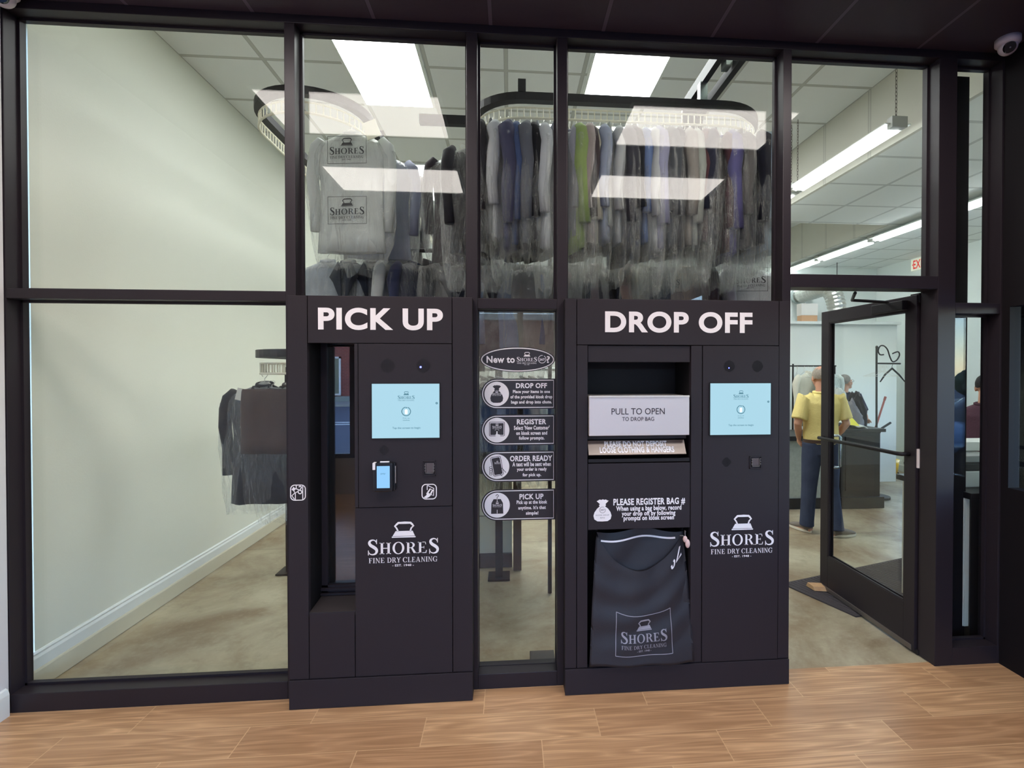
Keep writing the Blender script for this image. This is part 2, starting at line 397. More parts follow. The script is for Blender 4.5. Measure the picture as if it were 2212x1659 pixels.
def tile_mat(name, ca, cb, x0, y0, pitch=.638, lw=.026, rough=.8, axis=(0, 1)):
    m = bpy.data.materials.new(name); m.use_nodes = True; g = NT(m); p = m.node_tree.nodes['Principled BSDF']
    tc = g.n('ShaderNodeTexCoord'); sp = g.n('ShaderNodeSeparateXYZ', {0: tc.outputs['Object']})
    d = []
    for a, o in ((axis[0], x0), (axis[1], y0)):
        f = g.m('FRACT', g.m('ADD', g.m('DIVIDE', g.m('SUBTRACT', sp.outputs[a], o), pitch), .5)); d.append(g.m('ABSOLUTE', g.m('SUBTRACT', f, .5)))
    e = g.m('MINIMUM', d[0], d[1])
    ln = g.m('LESS_THAN', e, lw / pitch / 2); gap = g.m('MULTIPLY', g.m('LESS_THAN', e, lw / pitch / 2 + .006), g.m('SUBTRACT', 1.0, ln))
    n1 = g.n('ShaderNodeTexNoise', {'Vector': tc.outputs['Object'], 'Scale': 160.0, 'Detail': 3.0})
    sp_ = g.m('MULTIPLY', g.m('GREATER_THAN', n1.outputs['Fac'], .64), .25)
    c = g.mix(sp_, lin(ca), lin(tuple(v * .7 for v in ca)))
    c = g.mix(ln, c, lin(cb)); c = g.mix(g.m('MULTIPLY', gap, .55), c, (.02, .02, .02, 1))
    m.node_tree.links.new(c, p.inputs['Base Color']); p.inputs['Roughness'].default_value = rough; p.inputs['Specular IOR Level'].default_value = .25
    return m
CEIL_W = tile_mat('white_ceiling_tile', (230, 233, 234), (188, 190, 186), -.028, 1.455)
CEIL_H = tile_mat('hall_ceiling_tile', (232, 234, 232), (200, 202, 200), 3.155, .17)
SOFFIT = tile_mat('soffit_tile', (206, 204, 194), (196, 194, 186), 1.484, 1.484, lw=.03, axis=(1, 1))
CEIL_B = tile_mat('black_ceiling_tile', (64, 54, 64), (96, 86, 100), -.1, -.55, pitch=.61, lw=.02, rough=.55)

def brick_mat():
    m = bpy.data.materials.new('red_brick'); m.use_nodes = True; g = NT(m); p = m.node_tree.nodes['Principled BSDF']
    tc = g.n('ShaderNodeTexCoord'); mp = g.n('ShaderNodeMapping', {'Vector': tc.outputs['Object'], 'Rotation': (PI / 2, 0, 0)})
    b = g.n('ShaderNodeTexBrick', {'Vector': mp.outputs[0], 'Color1': lin((150, 62, 54)), 'Color2': lin((118, 44, 42)), 'Mortar': lin((150, 120, 110)), 'Scale': 1.0, 'Mortar Size': .012, 'Brick Width': .24, 'Row Height': .085})
    m.node_tree.links.new(b.outputs[0], p.inputs['Base Color']); p.inputs['Roughness'].default_value = .8
    return m

# ------------------------------------------------------------------ room shell
HV, HB, HL = 3.58, 4.193, 3.60
XL, XR = -2.57, 6.72
YG = .10           # glass plane
def slab(name, m, x0, x1, y0, y1, z0, z1): return struct(MB().box(x0, x1, y0, y1, z0, z1).build(name, m))
slab('floor_vestibule', wood_floor(), -2.55, 2.95, -4.3, .045, -.06, 0)
slab('floor_store', concrete(), XL - .1, XR + .1, .045, 6.3, -.06, -.004)
slab('ceiling_vestibule', CEIL_B, -2.6, 2.95, -4.3, .02, HV, HV + .05)
struct(MB().box(-2.6, 3.155, .19, 6.2, HB, HB + .05).box(3.155, 4.84, 3.41, 6.2, HB, HB + .05).build('ceiling_store', CEIL_W))
struct(MB().box(3.19, XR, .06, 3.41, HL, HL + .04).box(4.875, XR, 3.41, 6.2, HL, HL + .04).build('ceiling_hall', CEIL_H))
struct(MB().box(3.155, 3.19, .06, 3.375, HL, HB).box(4.84, 4.875, 3.41, 6.2, HL, HB).box(3.155, 4.84, 3.375, 3.41, HL + .04, HB).build('ceiling_drop', SOFFIT))
slab('wall_left', WHITE_WALL, XL - .1, XL, .2, 6.2, -.02, HB)
struct(MB().box(XL - .1, 3.155, 6.05, 6.15, -.02, HB).box(3.155, XR + .1, 6.05, 6.15, -.02, HB).build('wall_back', HALL_WALL))
slab('wall_vestibule_left', mat('vestibule_white_paint', (214, 212, 214), .6), -2.66, -2.515, -4.3, -.005, 0, HV)
MB().prism([(-2.515, -4.3, 0), (-2.497, -4.3, 0), (-2.497, -4.3, .11), (-2.503, -4.3, .135), (-2.515, -4.3, .14)], (0, 4.28, 0)).build('baseboard_vestibule', TRIMW)['kind'] = 'structure'
MB().prism([(XL, .13, 0), (XL + .022, .13, 0), (XL + .022, .13, .10), (XL + .018, .13, .112), (XL, .13, .112)], (0, 5.92, 0)).build('baseboard_left_cove', mat('cream_cove_base', (206, 200, 178), .5))['kind'] = 'structure'
MB().prism([(XL, .13, .112), (XL + .016, .13, .112), (XL + .016, .13, .17), (XL + .010, .13, .185), (XL + .012, .13, .195), (XL + .005, .13, .205), (XL, .13, .205)], (0, 5.92, 0)).build('baseboard_left', TRIMW)['kind'] = 'structure'
MB().prism([(XR, .2, 0), (XR - .02, .2, 0), (XR - .02, .2, .10), (XR, .2, .12)], (0, 5.85, 0)).build('baseboard_right', TRIMW)['kind'] = 'structure'
# right wall of the hall with two openings to daylight
wr = MB()
for y0, y1, z0, z1 in ((.0, 1.2, -.02, HL), (1.2, 3.6, -.02, .9), (1.2, 3.6, 2.25, HL), (3.6, 4.82, -.02, HL), (4.82, 5.36, 2.27, HL), (5.36, 6.2, -.02, HL), (4.82, 5.36, -.02, .06)):
    wr.box(XR, XR + .12, y0, y1, z0, z1)
struct(wr.build('wall_right', HALL_WALL))
# front wall of the hall (black outside, painted inside) and space above the storefront
struct(MB().box(2.95, XR + .1, .0, .06, -.02, HL + .1).build('wall_front', mat('exterior_black', (12, 11, 12), .9, spec=0)))
struct(MB().box(2.95, XR, .061, .09, 0, HL).build('wall_front_inside', HALL_WALL))
struct(MB().box(-2.66, 3.16, .022, .19, HV, HB + .05).build('wall_above_storefront', WHITE_WALL))
for k, (y0, y1, z0, z1) in enumerate(((1.2, 3.6, .9, 2.25), (4.82, 5.36, .06, 2.27))):
    w = thing('window_%d' % (k + 20), 'daylight window', None, (XR, y0, z0), kind='structure'); del w['label']
    f = MB()
    for a, b, c, d in ((y0, y0 + .05, z0, z1), (y1 - .05, y1, z0, z1), (y0, y1, z0, z0 + .05), (y0, y1, z1 - .05, z1)): f.box(XR + .03, XR + .09, a, b, c, d)
    if k == 1: f.box(XR + .03, XR + .09, y0, y1, 1.93, 1.98).box(XR + .03, XR + .09, y0, y1, .95, .99)
    f.build('window_frame', TRIMW if k == 0 else mat('grey_door_frame', (150, 158, 160), .4), w)
    MB().box(XR + .057, XR + .063, y0 + .05, y1 - .05, z0 + .05, z1 - .05).build('window_pane', GLASS, w)

# vestibule street front (behind the camera) and its right flank
YF = -4.3
s = MB().box(-2.66, 2.95, YF - .12, YF, 0, .5).box(-2.66, 2.95, YF - .12, YF, 3.15, HV)
struct(s.build('wall_street', mat('street_wall_paint', (150, 138, 128), .7)))
s = MB()
for x in (-2.6, -2.2, -1.25, .15, 1.5, 2.9): s.box(x - .04, x + .04, YF - .1, YF - .02, .5, 3.15)
s.box(-2.6, 2.9, YF - .1, YF - .02, .5, .56).box(-2.6, 2.9, YF - .1, YF - .02, 2.98, 3.15)
struct(s.build('trim_street', FRAME))
s = MB().box(2.88, 2.95, -4.3, -.0, 0, .12).box(2.88, 2.95, -4.3, -.0, 2.1, HV).box(2.88, 2.95, -.045, .0, .12, 2.1).box(2.88, 2.95, -4.3, -2.2, .12, 2.1)
s.box(2.88, 2.95, -1.2, -1.14, .12, 2.1).box(2.88, 2.95, -2.2, -.045, .12, 1.05)
struct(s.build('wall_vestibule_right', BLKTRIM))
struct(MB().box(2.91, 2.916, -2.2, -.045, 1.05, 2.1).build('window_10', GLASS))

# ------------------------------------------------------------------ storefront frame
def trim(n, *b, bev=.003):
    m = MB()
    for q in b: m.box(*q, bev=bev)
    return struct(m.build('trim_%d' % n, FRAME))
FD = .125
ZH = 3.535
trim(1, (-2.57, -2.51, 0, FD, 0, HV))
trim(2, (-2.51, 2.94, 0, FD, ZH, HV - .001))
MUL = [(-1.165, -1.113), (-.229, -.172), (.258, .314), (1.535, 1.584)]
for k, (a, b) in enumerate(MUL): trim(3 + k, (a, b, 0, FD, 0.0, ZH))
trim(7, (2.475, 2.585, 0, FD, 0, ZH))
trim(8, (2.868, 2.94, 0, FD, 0, ZH))
trim(9, (-2.51, -1.165, 0, FD, 2.092, 2.143))
trim(10, (-2.51, -1.165, 0, FD, 0, .095))
trim(11, (-.172, .258, 0, FD, 2.063, 2.119))
trim(12, (-.172, .258, 0, FD, 0, .082))
trim(13, (1.584, 2.475, 0, FD, 2.203, 2.277))
trim(14, (2.585, 2.868, 0, FD, 2.062, 2.124))
trim(15, (2.585, 2.868, 0, FD, 0, .105))
# black packing behind the kiosks up to the transoms
trim(16, (-1.113, -.229, .02, FD, 2.092, 2.122))
trim(17, (.314, 1.535, .02, FD, 2.092, 2.122))
# glazing stops that read as thin steps round every pane
PANES = [(-2.51, -1.165, 2.143, ZH), (-2.51, -1.165, .095, 2.092), (-1.113, -.229, 2.122, ZH), (-.172, .258, 2.119, ZH), (-.172, .258, .082, 2.063),
         (.314, 1.535, 2.122, ZH), (1.584, 2.475, 2.277, ZH), (2.585, 2.868, 2.124, ZH), (2.585, 2.868, .105, 2.062)]
for k, (a, b, c, d) in enumerate(PANES):
    w = thing('window_%d' % (k + 1), 'x', None, (a, YG, c), kind='structure'); del w['label']
    f = MB(); t = .012 if k != 4 else .003
    for q in ((a, a + t, c, d), (b - t, b, c, d), (a, b, c, c + t), (a, b, d - t, d)): f.box(q[0], q[1], YG - .025, YG - .004, q[2], q[3])
    f.build('glazing_bead', FRAME, w)
    MB().box(a, b, YG - .004, YG + .004, c, d).build('window_pane', GLASS3 if k == 8 else GLASS, w)

# ------------------------------------------------------------------ ceiling lights
def ceiling_light(x0, x1, y0, y1, z, label, group, m):
    t = thing('ceiling_light', label, 'ceiling light', ((x0 + x1) / 2, (y0 + y1) / 2, z), group)
    f = MB(); e = .022
    for q in ((x0 - e, x0, y0 - e, y1 + e), (x1, x1 + e, y0 - e, y1 + e), (x0, x1, y0 - e, y0), (x0, x1, y1, y1 + e)): f.box(q[0], q[1], q[2], q[3], z - .014, z - .001)
    f.build('frame', TRIMW, t)
    MB().box(x0, x1, y0, y1, z - .010, z - .002).build('diffuser', m, t)
    return t
ceiling_light(-1.31, -.71, .83, 2.067, HB, 'bright flat ceiling panel behind the top of the pane left of the centre', 'store ceiling panels', PANEL_W)
ceiling_light(-1.31, -.71, 3.42, 4.683, HB, 'bright ceiling panel deep in the store, seen between the bagged clothes', 'store ceiling panels', PANEL_W)
ceiling_light(.666, 1.25, .62, 1.85, HB, 'bright flat ceiling panel behind the top of the wide right pane', 'store ceiling panels', PANEL_W)
for X0, w_ in ((-.03, 'added out of sight above the clothes behind the centre pane'), (.666, 'added out of sight behind the long row of clothes, middle of three'), (1.36, 'added out of sight behind the right end of the row of clothes')):  # hidden extra panels, added to brighten the clothes and the rear of the store
    ceiling_light(X0, X0 + .584, 2.3, 3.5, HB, 'ceiling panel ' + w_, 'store ceiling panels', PANEL_W)
for X0 in (-1.68, .862):
    for k, Y0 in enumerate((-1.13, -2.38)):
        ceiling_light(X0, X0 + 1.2, Y0, Y0 + .6, HV, 'warm ceiling panel mirrored in the %s glass, %s reflection' % ('left' if X0 < 0 else 'right', 'upper' if k == 0 else 'lower'), 'vestibule ceiling panels mirrored in the glass', PANEL_V)

# ------------------------------------------------------------------ kiosks
YK = -.085
def P(px, py): return at(px, py, YK)
def speaker(parent, px, py, rad, rot=0):
    x, z = P(px, py); b = MB()
    n = int(rad / .0058)
    for i in range(-n, n + 1):
        for j in range(-n, n + 1):
            if math.hypot(i, j) * .0058 <= rad: b.tube([(x + i * .0058, YK - .0052, z + j * .0058), (x + i * .0058, YK + .002, z + j * .0058)], .0019, 6)
    return b.build('speaker_grille', BLACK2, parent)
def card_slot(parent, px0, py0, px1, py1):
    x0, z1 = P(px0, py0); x1, z0 = P(px1, py1)
    f = MB(); t = .006
    for q in ((x0, x0 + t, z0, z1), (x1 - t, x1, z0, z1), (x0, x1, z0, z0 + t), (x0, x1, z1 - t, z1)): f.box(q[0], q[1], YK - .008, YK + .002, q[2], q[3], bev=.001)
    o = f.build('card_reader', BLACK, parent)
    g = MB(); a, b, c, d = x0 + .012, x1 - .010, z0 + .012, z1 - .012
    g.box(a, b, YK - .010, YK - .001, c, c + .005).box(a, a + .004, YK - .010, YK - .001, c, d).box(b - .004, b, YK - .010, YK - .001, c, d)
    for k in range(3):
        zz = c + .012 + k * .014; g.box(a - .004, a + .004, YK - .012, YK - .002, zz, zz + .005).box(b - .004, b + .004, YK - .012, YK - .002, zz, zz + .005)
    g.build('bracket', DSTEEL, o)
    MB().box(a + .005, b - .005, YK - .006, YK, c + .006, d).build('slot', mat('reader_throat', (86, 76, 78), .4), o)
SCREEN = mat('lit_screen', (30, 40, 45), .25, emit=(168, 210, 226), estr=.52)
SCREEN2 = mat('lit_phone_screen', (30, 40, 50), .25, emit=(140, 196, 240), estr=.55)
SINK = mat('screen_ink', (40, 80, 90), .4, emit=(64, 110, 124), estr=.42)
def touch_screen(parent, px0, py0, px1, py1, cap):
    x0, z1 = P(px0, py0); x1, z0 = P(px1, py1); w = x1 - x0; h = z1 - z0; y = YK - .0085
    f = MB(); t = .004
    for q in ((x0 - t, x0, z0 - t, z1 + t), (x1, x1 + t, z0 - t, z1 + t), (x0, x1, z0 - t, z0), (x0, x1, z1, z1 + t)): f.box(q[0], q[1], YK - .0095, YK + .002, q[2], q[3])
    o = f.build('touch_screen', BLACK2, parent)
    MB().box(x0, x1, YK - .008, YK, z0, z1).build('display', SCREEN, o, label='glowing pale blue display')
    g = MB(); X = lambda a: x0 + a * w; Z = lambda a: z1 - a * h
    quads(g, logo2d(X(.38), X(.63), Z(.335)), y); g.build('screen_logo', SINK, o); g = MB()
    quads(g, ring2(X(.505), Z(.51), (.024, .024), (.020, .020), 100, 430), y)
    quads(g, [[(X(.50), Z(.425)), (X(.525), Z(.44)), (X(.50), Z(.455))]], y)
    g.build('screen_dial', SINK, o); g = MB()
    for i, s in enumerate(cap): text(g, s, X(.455), X(.555), Z(.645 + i * .035), Z(.625 + i * .035), y, .01)
    g.build('screen_caption', SINK, o); g = MB()
    text(g, 'Tap the screen to begin', X(.30), X(.715), Z(.84), Z(.795), y, .01)
    g.build('screen_prompt', SINK, o); g = MB()
    quads(g, ring2(X(.958), Z(.36), (.006, .006), (.002, .002), n=12), y)
    g.build('screen_badge', SINK, o)
    g = MB(); quads(g, [[(a, b) for a, b in rrect2(X(.485), X(.525), Z(.56), Z(.475), .004)]], y - .0003); g.build('screen_icon', mat('screen_white', (220, 240, 245), .4, emit=(225, 240, 246), estr=.5), o)
    return o
def letters(parent, s, px0, py0, px1, py1, bold, name='lettering', m=VINYL, y=None):
    x0, z1 = P(px0, py0); x1, z0 = P(px1, py1); b = MB(); text(b, s, x0, x1, z0, z1, (YK if y is None else y) - .0015, bold)
    return b.build(name, m, parent)
def seam_box(name, parent, x0, x1, z0, z1, m=BLACK, y0=YK, y1=YK + .03, g=.0018):
    return MB().box(x0 + g, x1 - g, y0, y1, z0 + g, z1 - g, bev=.0016).build(name, m, parent)
def kiosk_logo(parent, px0, px1, pyb):
    x0, zb = P(px0, pyb); x1, _ = P(px1, pyb); b = MB(); logo(b, x0, x1, zb, YK - .0045); b.build('logo', VINYL, parent)

# pick up kiosk
k1 = thing('pick_up_kiosk', 'black pick up kiosk with a tall open hanging slot on its left', 'kiosk', (-.667, YK + .15, 0))
KX0, KX1 = P(621, 900)[0], P(1021, 900)[0]; SX0, SX1 = P(665, 900)[0], P(977, 900)[0]
KT = P(800, 639)[1]; HB1 = P(800, 742)[1]; KB = P(700, 1466)[1]
seam_box('kick_plate', k1, KX0, KX1, 0, KB, y0=YK - .006)
seam_box('stile', k1, KX0, SX0, KB, KT); seam_box('stile', k1, SX1, KX1, KB, KT)
seam_box('header_panel', k1, SX0, SX1, HB1, KT)
RX1 = P(765, 900)[0]; PX0 = P(774, 900)[0]; PZ = P(870, 1095)[1]; RZ0 = P(700, 1323)[1]
seam_box('strip', k1, RX1, PX0, PZ, HB1); seam_box('control_panel', k1, PX0, SX1, PZ, HB1, y0=YK - .004)
seam_box('lower_panel', k1, RX1, SX1, KB, PZ); seam_box('lower_panel', k1, SX0, RX1, KB, RZ0)
# cabinet body with the open slot
YB = .20
c = MB()
c.box(KX0 + .002, SX0 - .004, YK + .03, YB, .0, KT - .003).box(RX1 + .002, KX1 - .002, YK + .03, YB, 0, KT - .003)
c.box(SX0 - .004, RX1 + .002, YK + .03, YB, HB1 + .01, KT - .003).box(SX0 - .004, RX1 + .002, YK + .03, YB, 0, .40)
c.build('cabinet', BLACK2, k1)
GX0 = at(709, 1000, .12)[0]; FX0 = at(690, 1000, .11)[0]; GZ0 = at(740, 1259, .12)[1]
f = MB().box(FX0, GX0, .105, .129, .40, HB1 + .01).box(FX0, RX1 + .01, .105, .135, .40, GZ0 - .004)
f.box(FX0, RX1 + .01, .09, .105, GZ0 - .03, GZ0 - .016).box(FX0, RX1 + .01, .085, .1, GZ0 - .052, GZ0 - .042)
f.build('slot_frame', FRAME, k1)

MB().prism([(SX0, YK + .004, RZ0), (SX0, YK + .004, RZ0 - .02), (SX0, .105, GZ0 - .075), (SX0, .105, GZ0 - .055)], (RX1 - SX0, 0, 0)).build('sloped_sill', mat('black_sill', (58, 52, 52), .35, spec=.5), k1)
dg = MB().box(GX0, RX1 + .01, .117, .123, GZ0, HB1 + .008).build('slot_door_glass', GLASS2, k1)
MB().box(FX0 - .02, RX1 + .01, .30, .31, .40, HB1 + .008).box(FX0 - .02, FX0 - .012, .13, .31, .40, HB1 + .008).box(RX1 + .002, RX1 + .012, .13, .31, .40, HB1 + .008).box(FX0 - .02, RX1 + .01, .13, .31, HB1, HB1 + .01).box(FX0 - .02, RX1 + .01, .13, .31, .40, .41).build('reflection_backing', mat('reflection_backing_grey', (52, 46, 48), .6), k1)  # dark box added behind the slot glass so that its reflections show
speaker(k1, 838, 790, .036); speaker(k1, 915, 790, .036); speaker(k1, 830, 972, .024)
x, z = P(909, 793); MB().cyl((x, YK - .006, z), (x, YK - .002, z), .005, n=12).build('indicator_light', mat('blue_led', (20, 20, 90), .3, emit=(.12, .14, 1.0), estr=3), k1)
touch_screen(k1, 804, 829, 950, 945, ('Pick up', 'clothes'))
x0, z1 = P(811, 997); x1, z0 = P(853, 1058)
o = MB().box(x0, x1, YK - .05, YK - .004, z0, z1, bev=.008).box(x0 + .02, x1 + .008, YK - .03, YK - .004, z0 + .004, z1 - .004, bev=.004).build('card_terminal', mat('terminal_black', (24, 24, 30), .3), k1)
a0, c1 = at(814, 1007, YK - .05); a1, c0 = at(842, 1054, YK - .05)
MB().box(a0, a1, YK - .052, YK - .048, c0, c1).build('display', SCREEN2, o)
MB().box(x1 - .003, x1 + .0095, YK - .026, YK - .018, z0 + .04, z1 - .02).build('button', STEEL, o)
MB().box(x0 + .03, x0 + .075, YK - .03, YK - .02, z1 - .002, z1 + .005).box(x0 - .001, x0 + .012, YK - .052, YK - .02, z1 - .033, z1 + .001).build('trim_strip', VINYL, o)
g = MB(); text(g, 'pay', (a0 + a1) / 2 - .012, (a0 + a1) / 2 + .012, (c0 + c1) / 2 + .012, (c0 + c1) / 2 + .02, YK - .0525); g.build('screen_graphics', SINK, o)
card_slot(k1, 914, 995, 942, 1027)
# pictograms
x0, z1 = P(912, 1046); x1, z0 = P(943, 1077); w = x1 - x0; F = lambda a, b: (x0 + a * w, z0 + b * (z1 - z0)); U = lambda L: [F(*p) for p in L]
g = MB(); quads(g, outline2(rrect2(x0, x1, z0, z1, .02), .0048), YK - .0055)
quads(g, [U([(.10, .10), (.32, .28), (.30, .42), (.46, .40), (.62, .26), (.50, .14), (.30, .05)])] + stroke(U([(.36, .93), (.36, .62)]), .004) + stroke(U([(.38, .93), (.82, .72), (.80, .22), (.62, .30)]), .004) + stroke(U([(.36, .42), (.56, .70), (.76, .60), (.60, .28)]), .005), YK - .0055)
quads(g, outline2(U([(.42, .42), (.60, .68), (.72, .62), (.56, .34)]), .004), YK - .0056); g.build('pictogram', VINYL, k1)
x0, z1 = P(628, 1048); x1, z0 = P(660, 1080); w = x1 - x0
g = MB(); quads(g, outline2(rrect2(x0, x1, z0, z1, .02), .0048), YK - .0015)
quads(g, [U([(.06, .70), (.20, .90), (.34, .74), (.22, .60)])] + stroke(U([(.28, .78), (.45, .73), (.62, .66)]), .0045) + stroke(U([(.22, .62), (.30, .48), (.50, .58)]), .0045)
      + stroke(U([(.38, .97), (.38, .74)]), .0045) + stroke(U([(.32, .5), (.32, .03)]), .0045) + stroke(U([(.82, .97), (.82, .03)]), .0045) + stroke(U([(.30, .5), (.08, .30), (.26, .06)]), .0045)
      + stroke(U(smooth2([(.56, .86), (.64, .93), (.73, .84), (.65, .70), (.64, .60)], 4)), .005) + stroke(U(smooth2([(.52, .66), (.52, .50), (.64, .42), (.76, .52), (.70, .66)], 4)), .005), YK - .0015); g.build('pictogram', VINYL, k1)
letters(k1, 'PICK UP', 687, 664, 957, 714, .035, 'lettering')
kiosk_logo(k1, 794, 949, 1225)

# drop off kiosk
k2 = thing('drop_off_kiosk', 'wide black drop off kiosk with a steel pull drawer and a bag bay', 'kiosk', (.925, YK + .15, 0))
KX0, KX1 = P(1220, 900)[0], P(1707, 900)[0]; SX0, SX1 = P(1246, 900)[0], P(1682, 900)[0]
KT = P(1450, 647)[1]; HB2 = P(1450, 746)[1]; KB = P(1450, 1434)[1]
BX0, BX1 = P(1270, 900)[0], P(1492, 900)[0]; QX = P(1517, 900)[0]
seam_box('kick_plate', k2, KX0, KX1, 0, KB, y0=YK - .006)
seam_box('stile', k2, KX0, SX0, KB, KT); seam_box('stile', k2, SX1, KX1, KB, KT); seam_box('header_panel', k2, SX0, SX1, HB2, KT)
seam_box('strip', k2, SX0, BX0, KB, HB2); seam_box('strip', k2, BX1, QX, KB, HB2)
seam_box('control_panel', k2, QX, SX1, KB, HB2, y0=YK - .003)
z784, z853, z937, z952, z980, z1000, z1143 = [P(1380, v)[1] for v in (783, 853, 938, 952, 981, 1000, 1143)]
seam_box('blank_panel', k2, BX0, BX1, z784, HB2, y0=YK + .008)
seam_box('notice_panel', k2, BX0, BX1, z1143, z1000, y0=YK + .002)
c = MB().box(KX0 + .002, BX0 - .001, YK + .03, .22, 0, KT - .003).box(BX1 + .001, KX1 - .002, YK + .03, .22, 0, KT - .003)
c.box(BX0 - .001, BX1 + .001, YK + .04, .22, z784 + .004, KT - .003).box(BX0 - .001, BX1 + .001, .18, .22, .0, z784 + .004)
c.box(BX0 - .001, BX1 + .001, YK + .04, .18, z1143 + .004, z1000 - .004).box(BX0 - .001, BX1 + .001, YK + .03, .18, 0, KB)
c.build('cabinet', BLACK2, k2)
dx1 = P(1486, 900)[0]
o = MB().box(BX0 + .003, dx1, YK - .022, .15, z937 - .004, z853 - .006, bev=.002).build('drawer', STEEL, k2, label='brushed steel pull-open drawer')
MB().box(BX0 + .003, dx1, YK - .026, YK - .018, z853 - .012, z853 - .002, bev=.001).build('pull_lip', mat('lit_edge_steel', (240, 228, 210), .2, metal=.6), o)  # paler lip: light along the drawer's top edge is put into its colour
INK = mat('drawer_ink', (52, 42, 46), .5)
for sname, q, bd in (('PULL TO OPEN', (1321, 882, 1436, 895), .004), ('TO DROP BAG', (1344, 901, 1413, 909), .008)):
    x0, z1 = at(q[0], q[1], YK - .023); x1, z0 = at(q[2], q[3], YK - .023); g = MB(); text(g, sname, x0, x1, z0, z1, YK - .0232, bd); g.build('lettering', INK, o)
# sloping notice ledge
M0 = (YK + .035, z952 - .002); M1 = (YK - .006, z980)
led = MB().prism([(BX0 + .004, M0[0], M0[1]), (BX0 + .004, M1[0], M1[1]), (BX0 + .004, M1[0] + .004, M1[1] - .004), (BX0 + .004, M0[0] + .004, M0[1] - .004)], (BX1 - BX0 - .03, 0, 0)).build('notice_ledge', DSTEEL, k2)
def onledge(p):
    t = (M0[1] - p.z) / (M0[1] - M1[1]); return Vector((p.x, M0[0] + (M1[0] - M0[0]) * t - .0015, p.z + .0008))
for sname, q in (('PLEASE DO NOT DEPOSIT', (1307, 955.5, 1443, 965)), ('LOOSE CLOTHING & HANGERS', (1296, 967, 1457, 977))):
    x0, z1 = P(q[0], q[1]); x1, z0 = P(q[2], q[3]); g = MB(); text(g, sname, x0, x1, z0, z1, 0, .04, onledge); g.build('lettering', VINYL, led)
MB().box(BX0 + .003, BX1 - .003, YK + .004, YK + .02, z1000 + .004, P(1380, 991)[1], bev=.002).build('rail', DARKM, k2)
MB().box(BX0 + .003, BX1 - .003, YK + .06, YK + .075, z952 + .002, z937 + .01).build('gap_shade', mat('gap_shade_dark', (52, 42, 44), .7), k2)  # dark strip stands in for the shade in the open gap below the drawer
x, z = P(1574, 795); MB().cyl((x, YK - .005, z), (x, YK - .001, z), .0035, n=12).build('indicator_light', MATS['blue_led'], k2)
speaker(k2, 1575, 791, .030); speaker(k2, 1636, 791, .030); speaker(k2, 1569, 998, .024)
touch_screen(k2, 1533, 828, 1663, 938, ('Drop off', 'clothes'))
card_slot(k2, 1618, 985, 1644, 1012)
letters(k2, 'DROP OFF', 1307, 672, 1625, 720, .035)
kiosk_logo(k2, 1532, 1671, 1205)
for sname, q in (('PLEASE REGISTER BAG #', (1325, 1077.5, 1480, 1090)), ('When using a bag below, record', (1331, 1093.5, 1472, 1104)), ('your drop off by following', (1343, 1104.5, 1459, 1115)), ('prompts on kiosk screen', (1347, 1114.5, 1456, 1125))):
    letters(k2, sname, *q, .035, y=YK + .002)
def sack2d(x0, x1, z0, z1):
    w, h = x1 - x0, z1 - z0; Pn = [(.5, 0), (.22, .01), (.05, .10), (.0, .26), (.06, .42), (.2, .58), (.34, .68), (.30, .74), (.36, .78), (.18, .92), (.26, .95), (.34, .99), (.44, .97), (.52, 1.0), (.6, .97), (.68, .99), (.76, .95), (.84, .93), (.66, .78), (.70, .73), (.64, .68), (.8, .58), (.94, .42), (1.0, .26), (.95, .10), (.78, .01)]
    return [(x0 + a * w, z0 + b * h) for a, b in Pn]
x0, z1 = P(1282, 1079); x1, z0 = P(1321, 1126)
g = MB(); quads(g, [sack2d(x0, x1, z0, z1)], YK + .0005); o = g.build('bag_emblem', VINYL, k2)
g = MB(); xc = (x0 + x1) / 2; quads(g, ring2(xc, z0 + .062, (.017, .017), (.015, .015), 60, 380), YK - .0005)
text(g, '24/7', xc - .011, xc + .011, z0 + .057, z0 + .067, YK - .0005, .02); text(g, 'KIOSK DROP', xc - .036, xc + .036, z0 + .031, z0 + .037, YK - .0005); text(g, 'BAG', xc - .012, xc + .012, z0 + .017, z0 + .023, YK - .0005)
g.build('emblem_print', mat('emblem_grey', (110, 104, 108), .6), o)

# drawstring bag hanging in the bay
bt0, bt1 = at(1289, 1150, -.04), at(1476, 1150, -.04); bb0, bb1 = at(1273, 1441, -.105), at(1500, 1441, -.105)
CLOTH = mat('black_nylon', (40, 38, 44), .5, spec=.4, bump=(500, .15))
bag = thing('drop_bag', 'black drawstring cloth bag with a wavy printed badge, hanging in the drop off bay', 'bag', ((bt0[0] + bt1[0]) / 2, -.05, bb0[1]))
def bagf(u, v, front=True):
    e = max(0.0, v) ** .8; xl = bt0[0] + (bb0[0] - bt0[0]) * e; xr = bt1[0] + (bb1[0] - bt1[0]) * e
    k = max(0.0, 1 - (2 * u - 1) ** 2)
    zt = bt0[1] - (.205 * k ** .85 * (1 - .18 * (u - .5)) if front else .012 * math.sin(u * 9)); zb = bb0[1] + .004 * math.sin(u * 14)
    z = zt + (zb - zt) * v
    y = -.035 - .07 * v
    if front: y -= (.035 * math.sin(PI * u) * (1 - .5 * v) + .006 * math.sin(u * 16 + v * 3) * (1 - v) + .004 * math.sin(v * 22 + u * 7) * math.sin(PI * v))
    else: y += .02 * math.sin(PI * u) + .006 * math.sin(u * 11 + v * 15) * (1 - v)
    return Vector((xl + (xr - xl) * u, y, z))
g = MB(); g.grid(lambda u, v: bagf(u, v), 40, 40).grid(lambda u, v: bagf(u, v, False), 40, 40)
for ed in (0, 1):
    g.grid(lambda u, v: bagf(ed, v).lerp(bagf(ed, v, False), u), 2, 40)
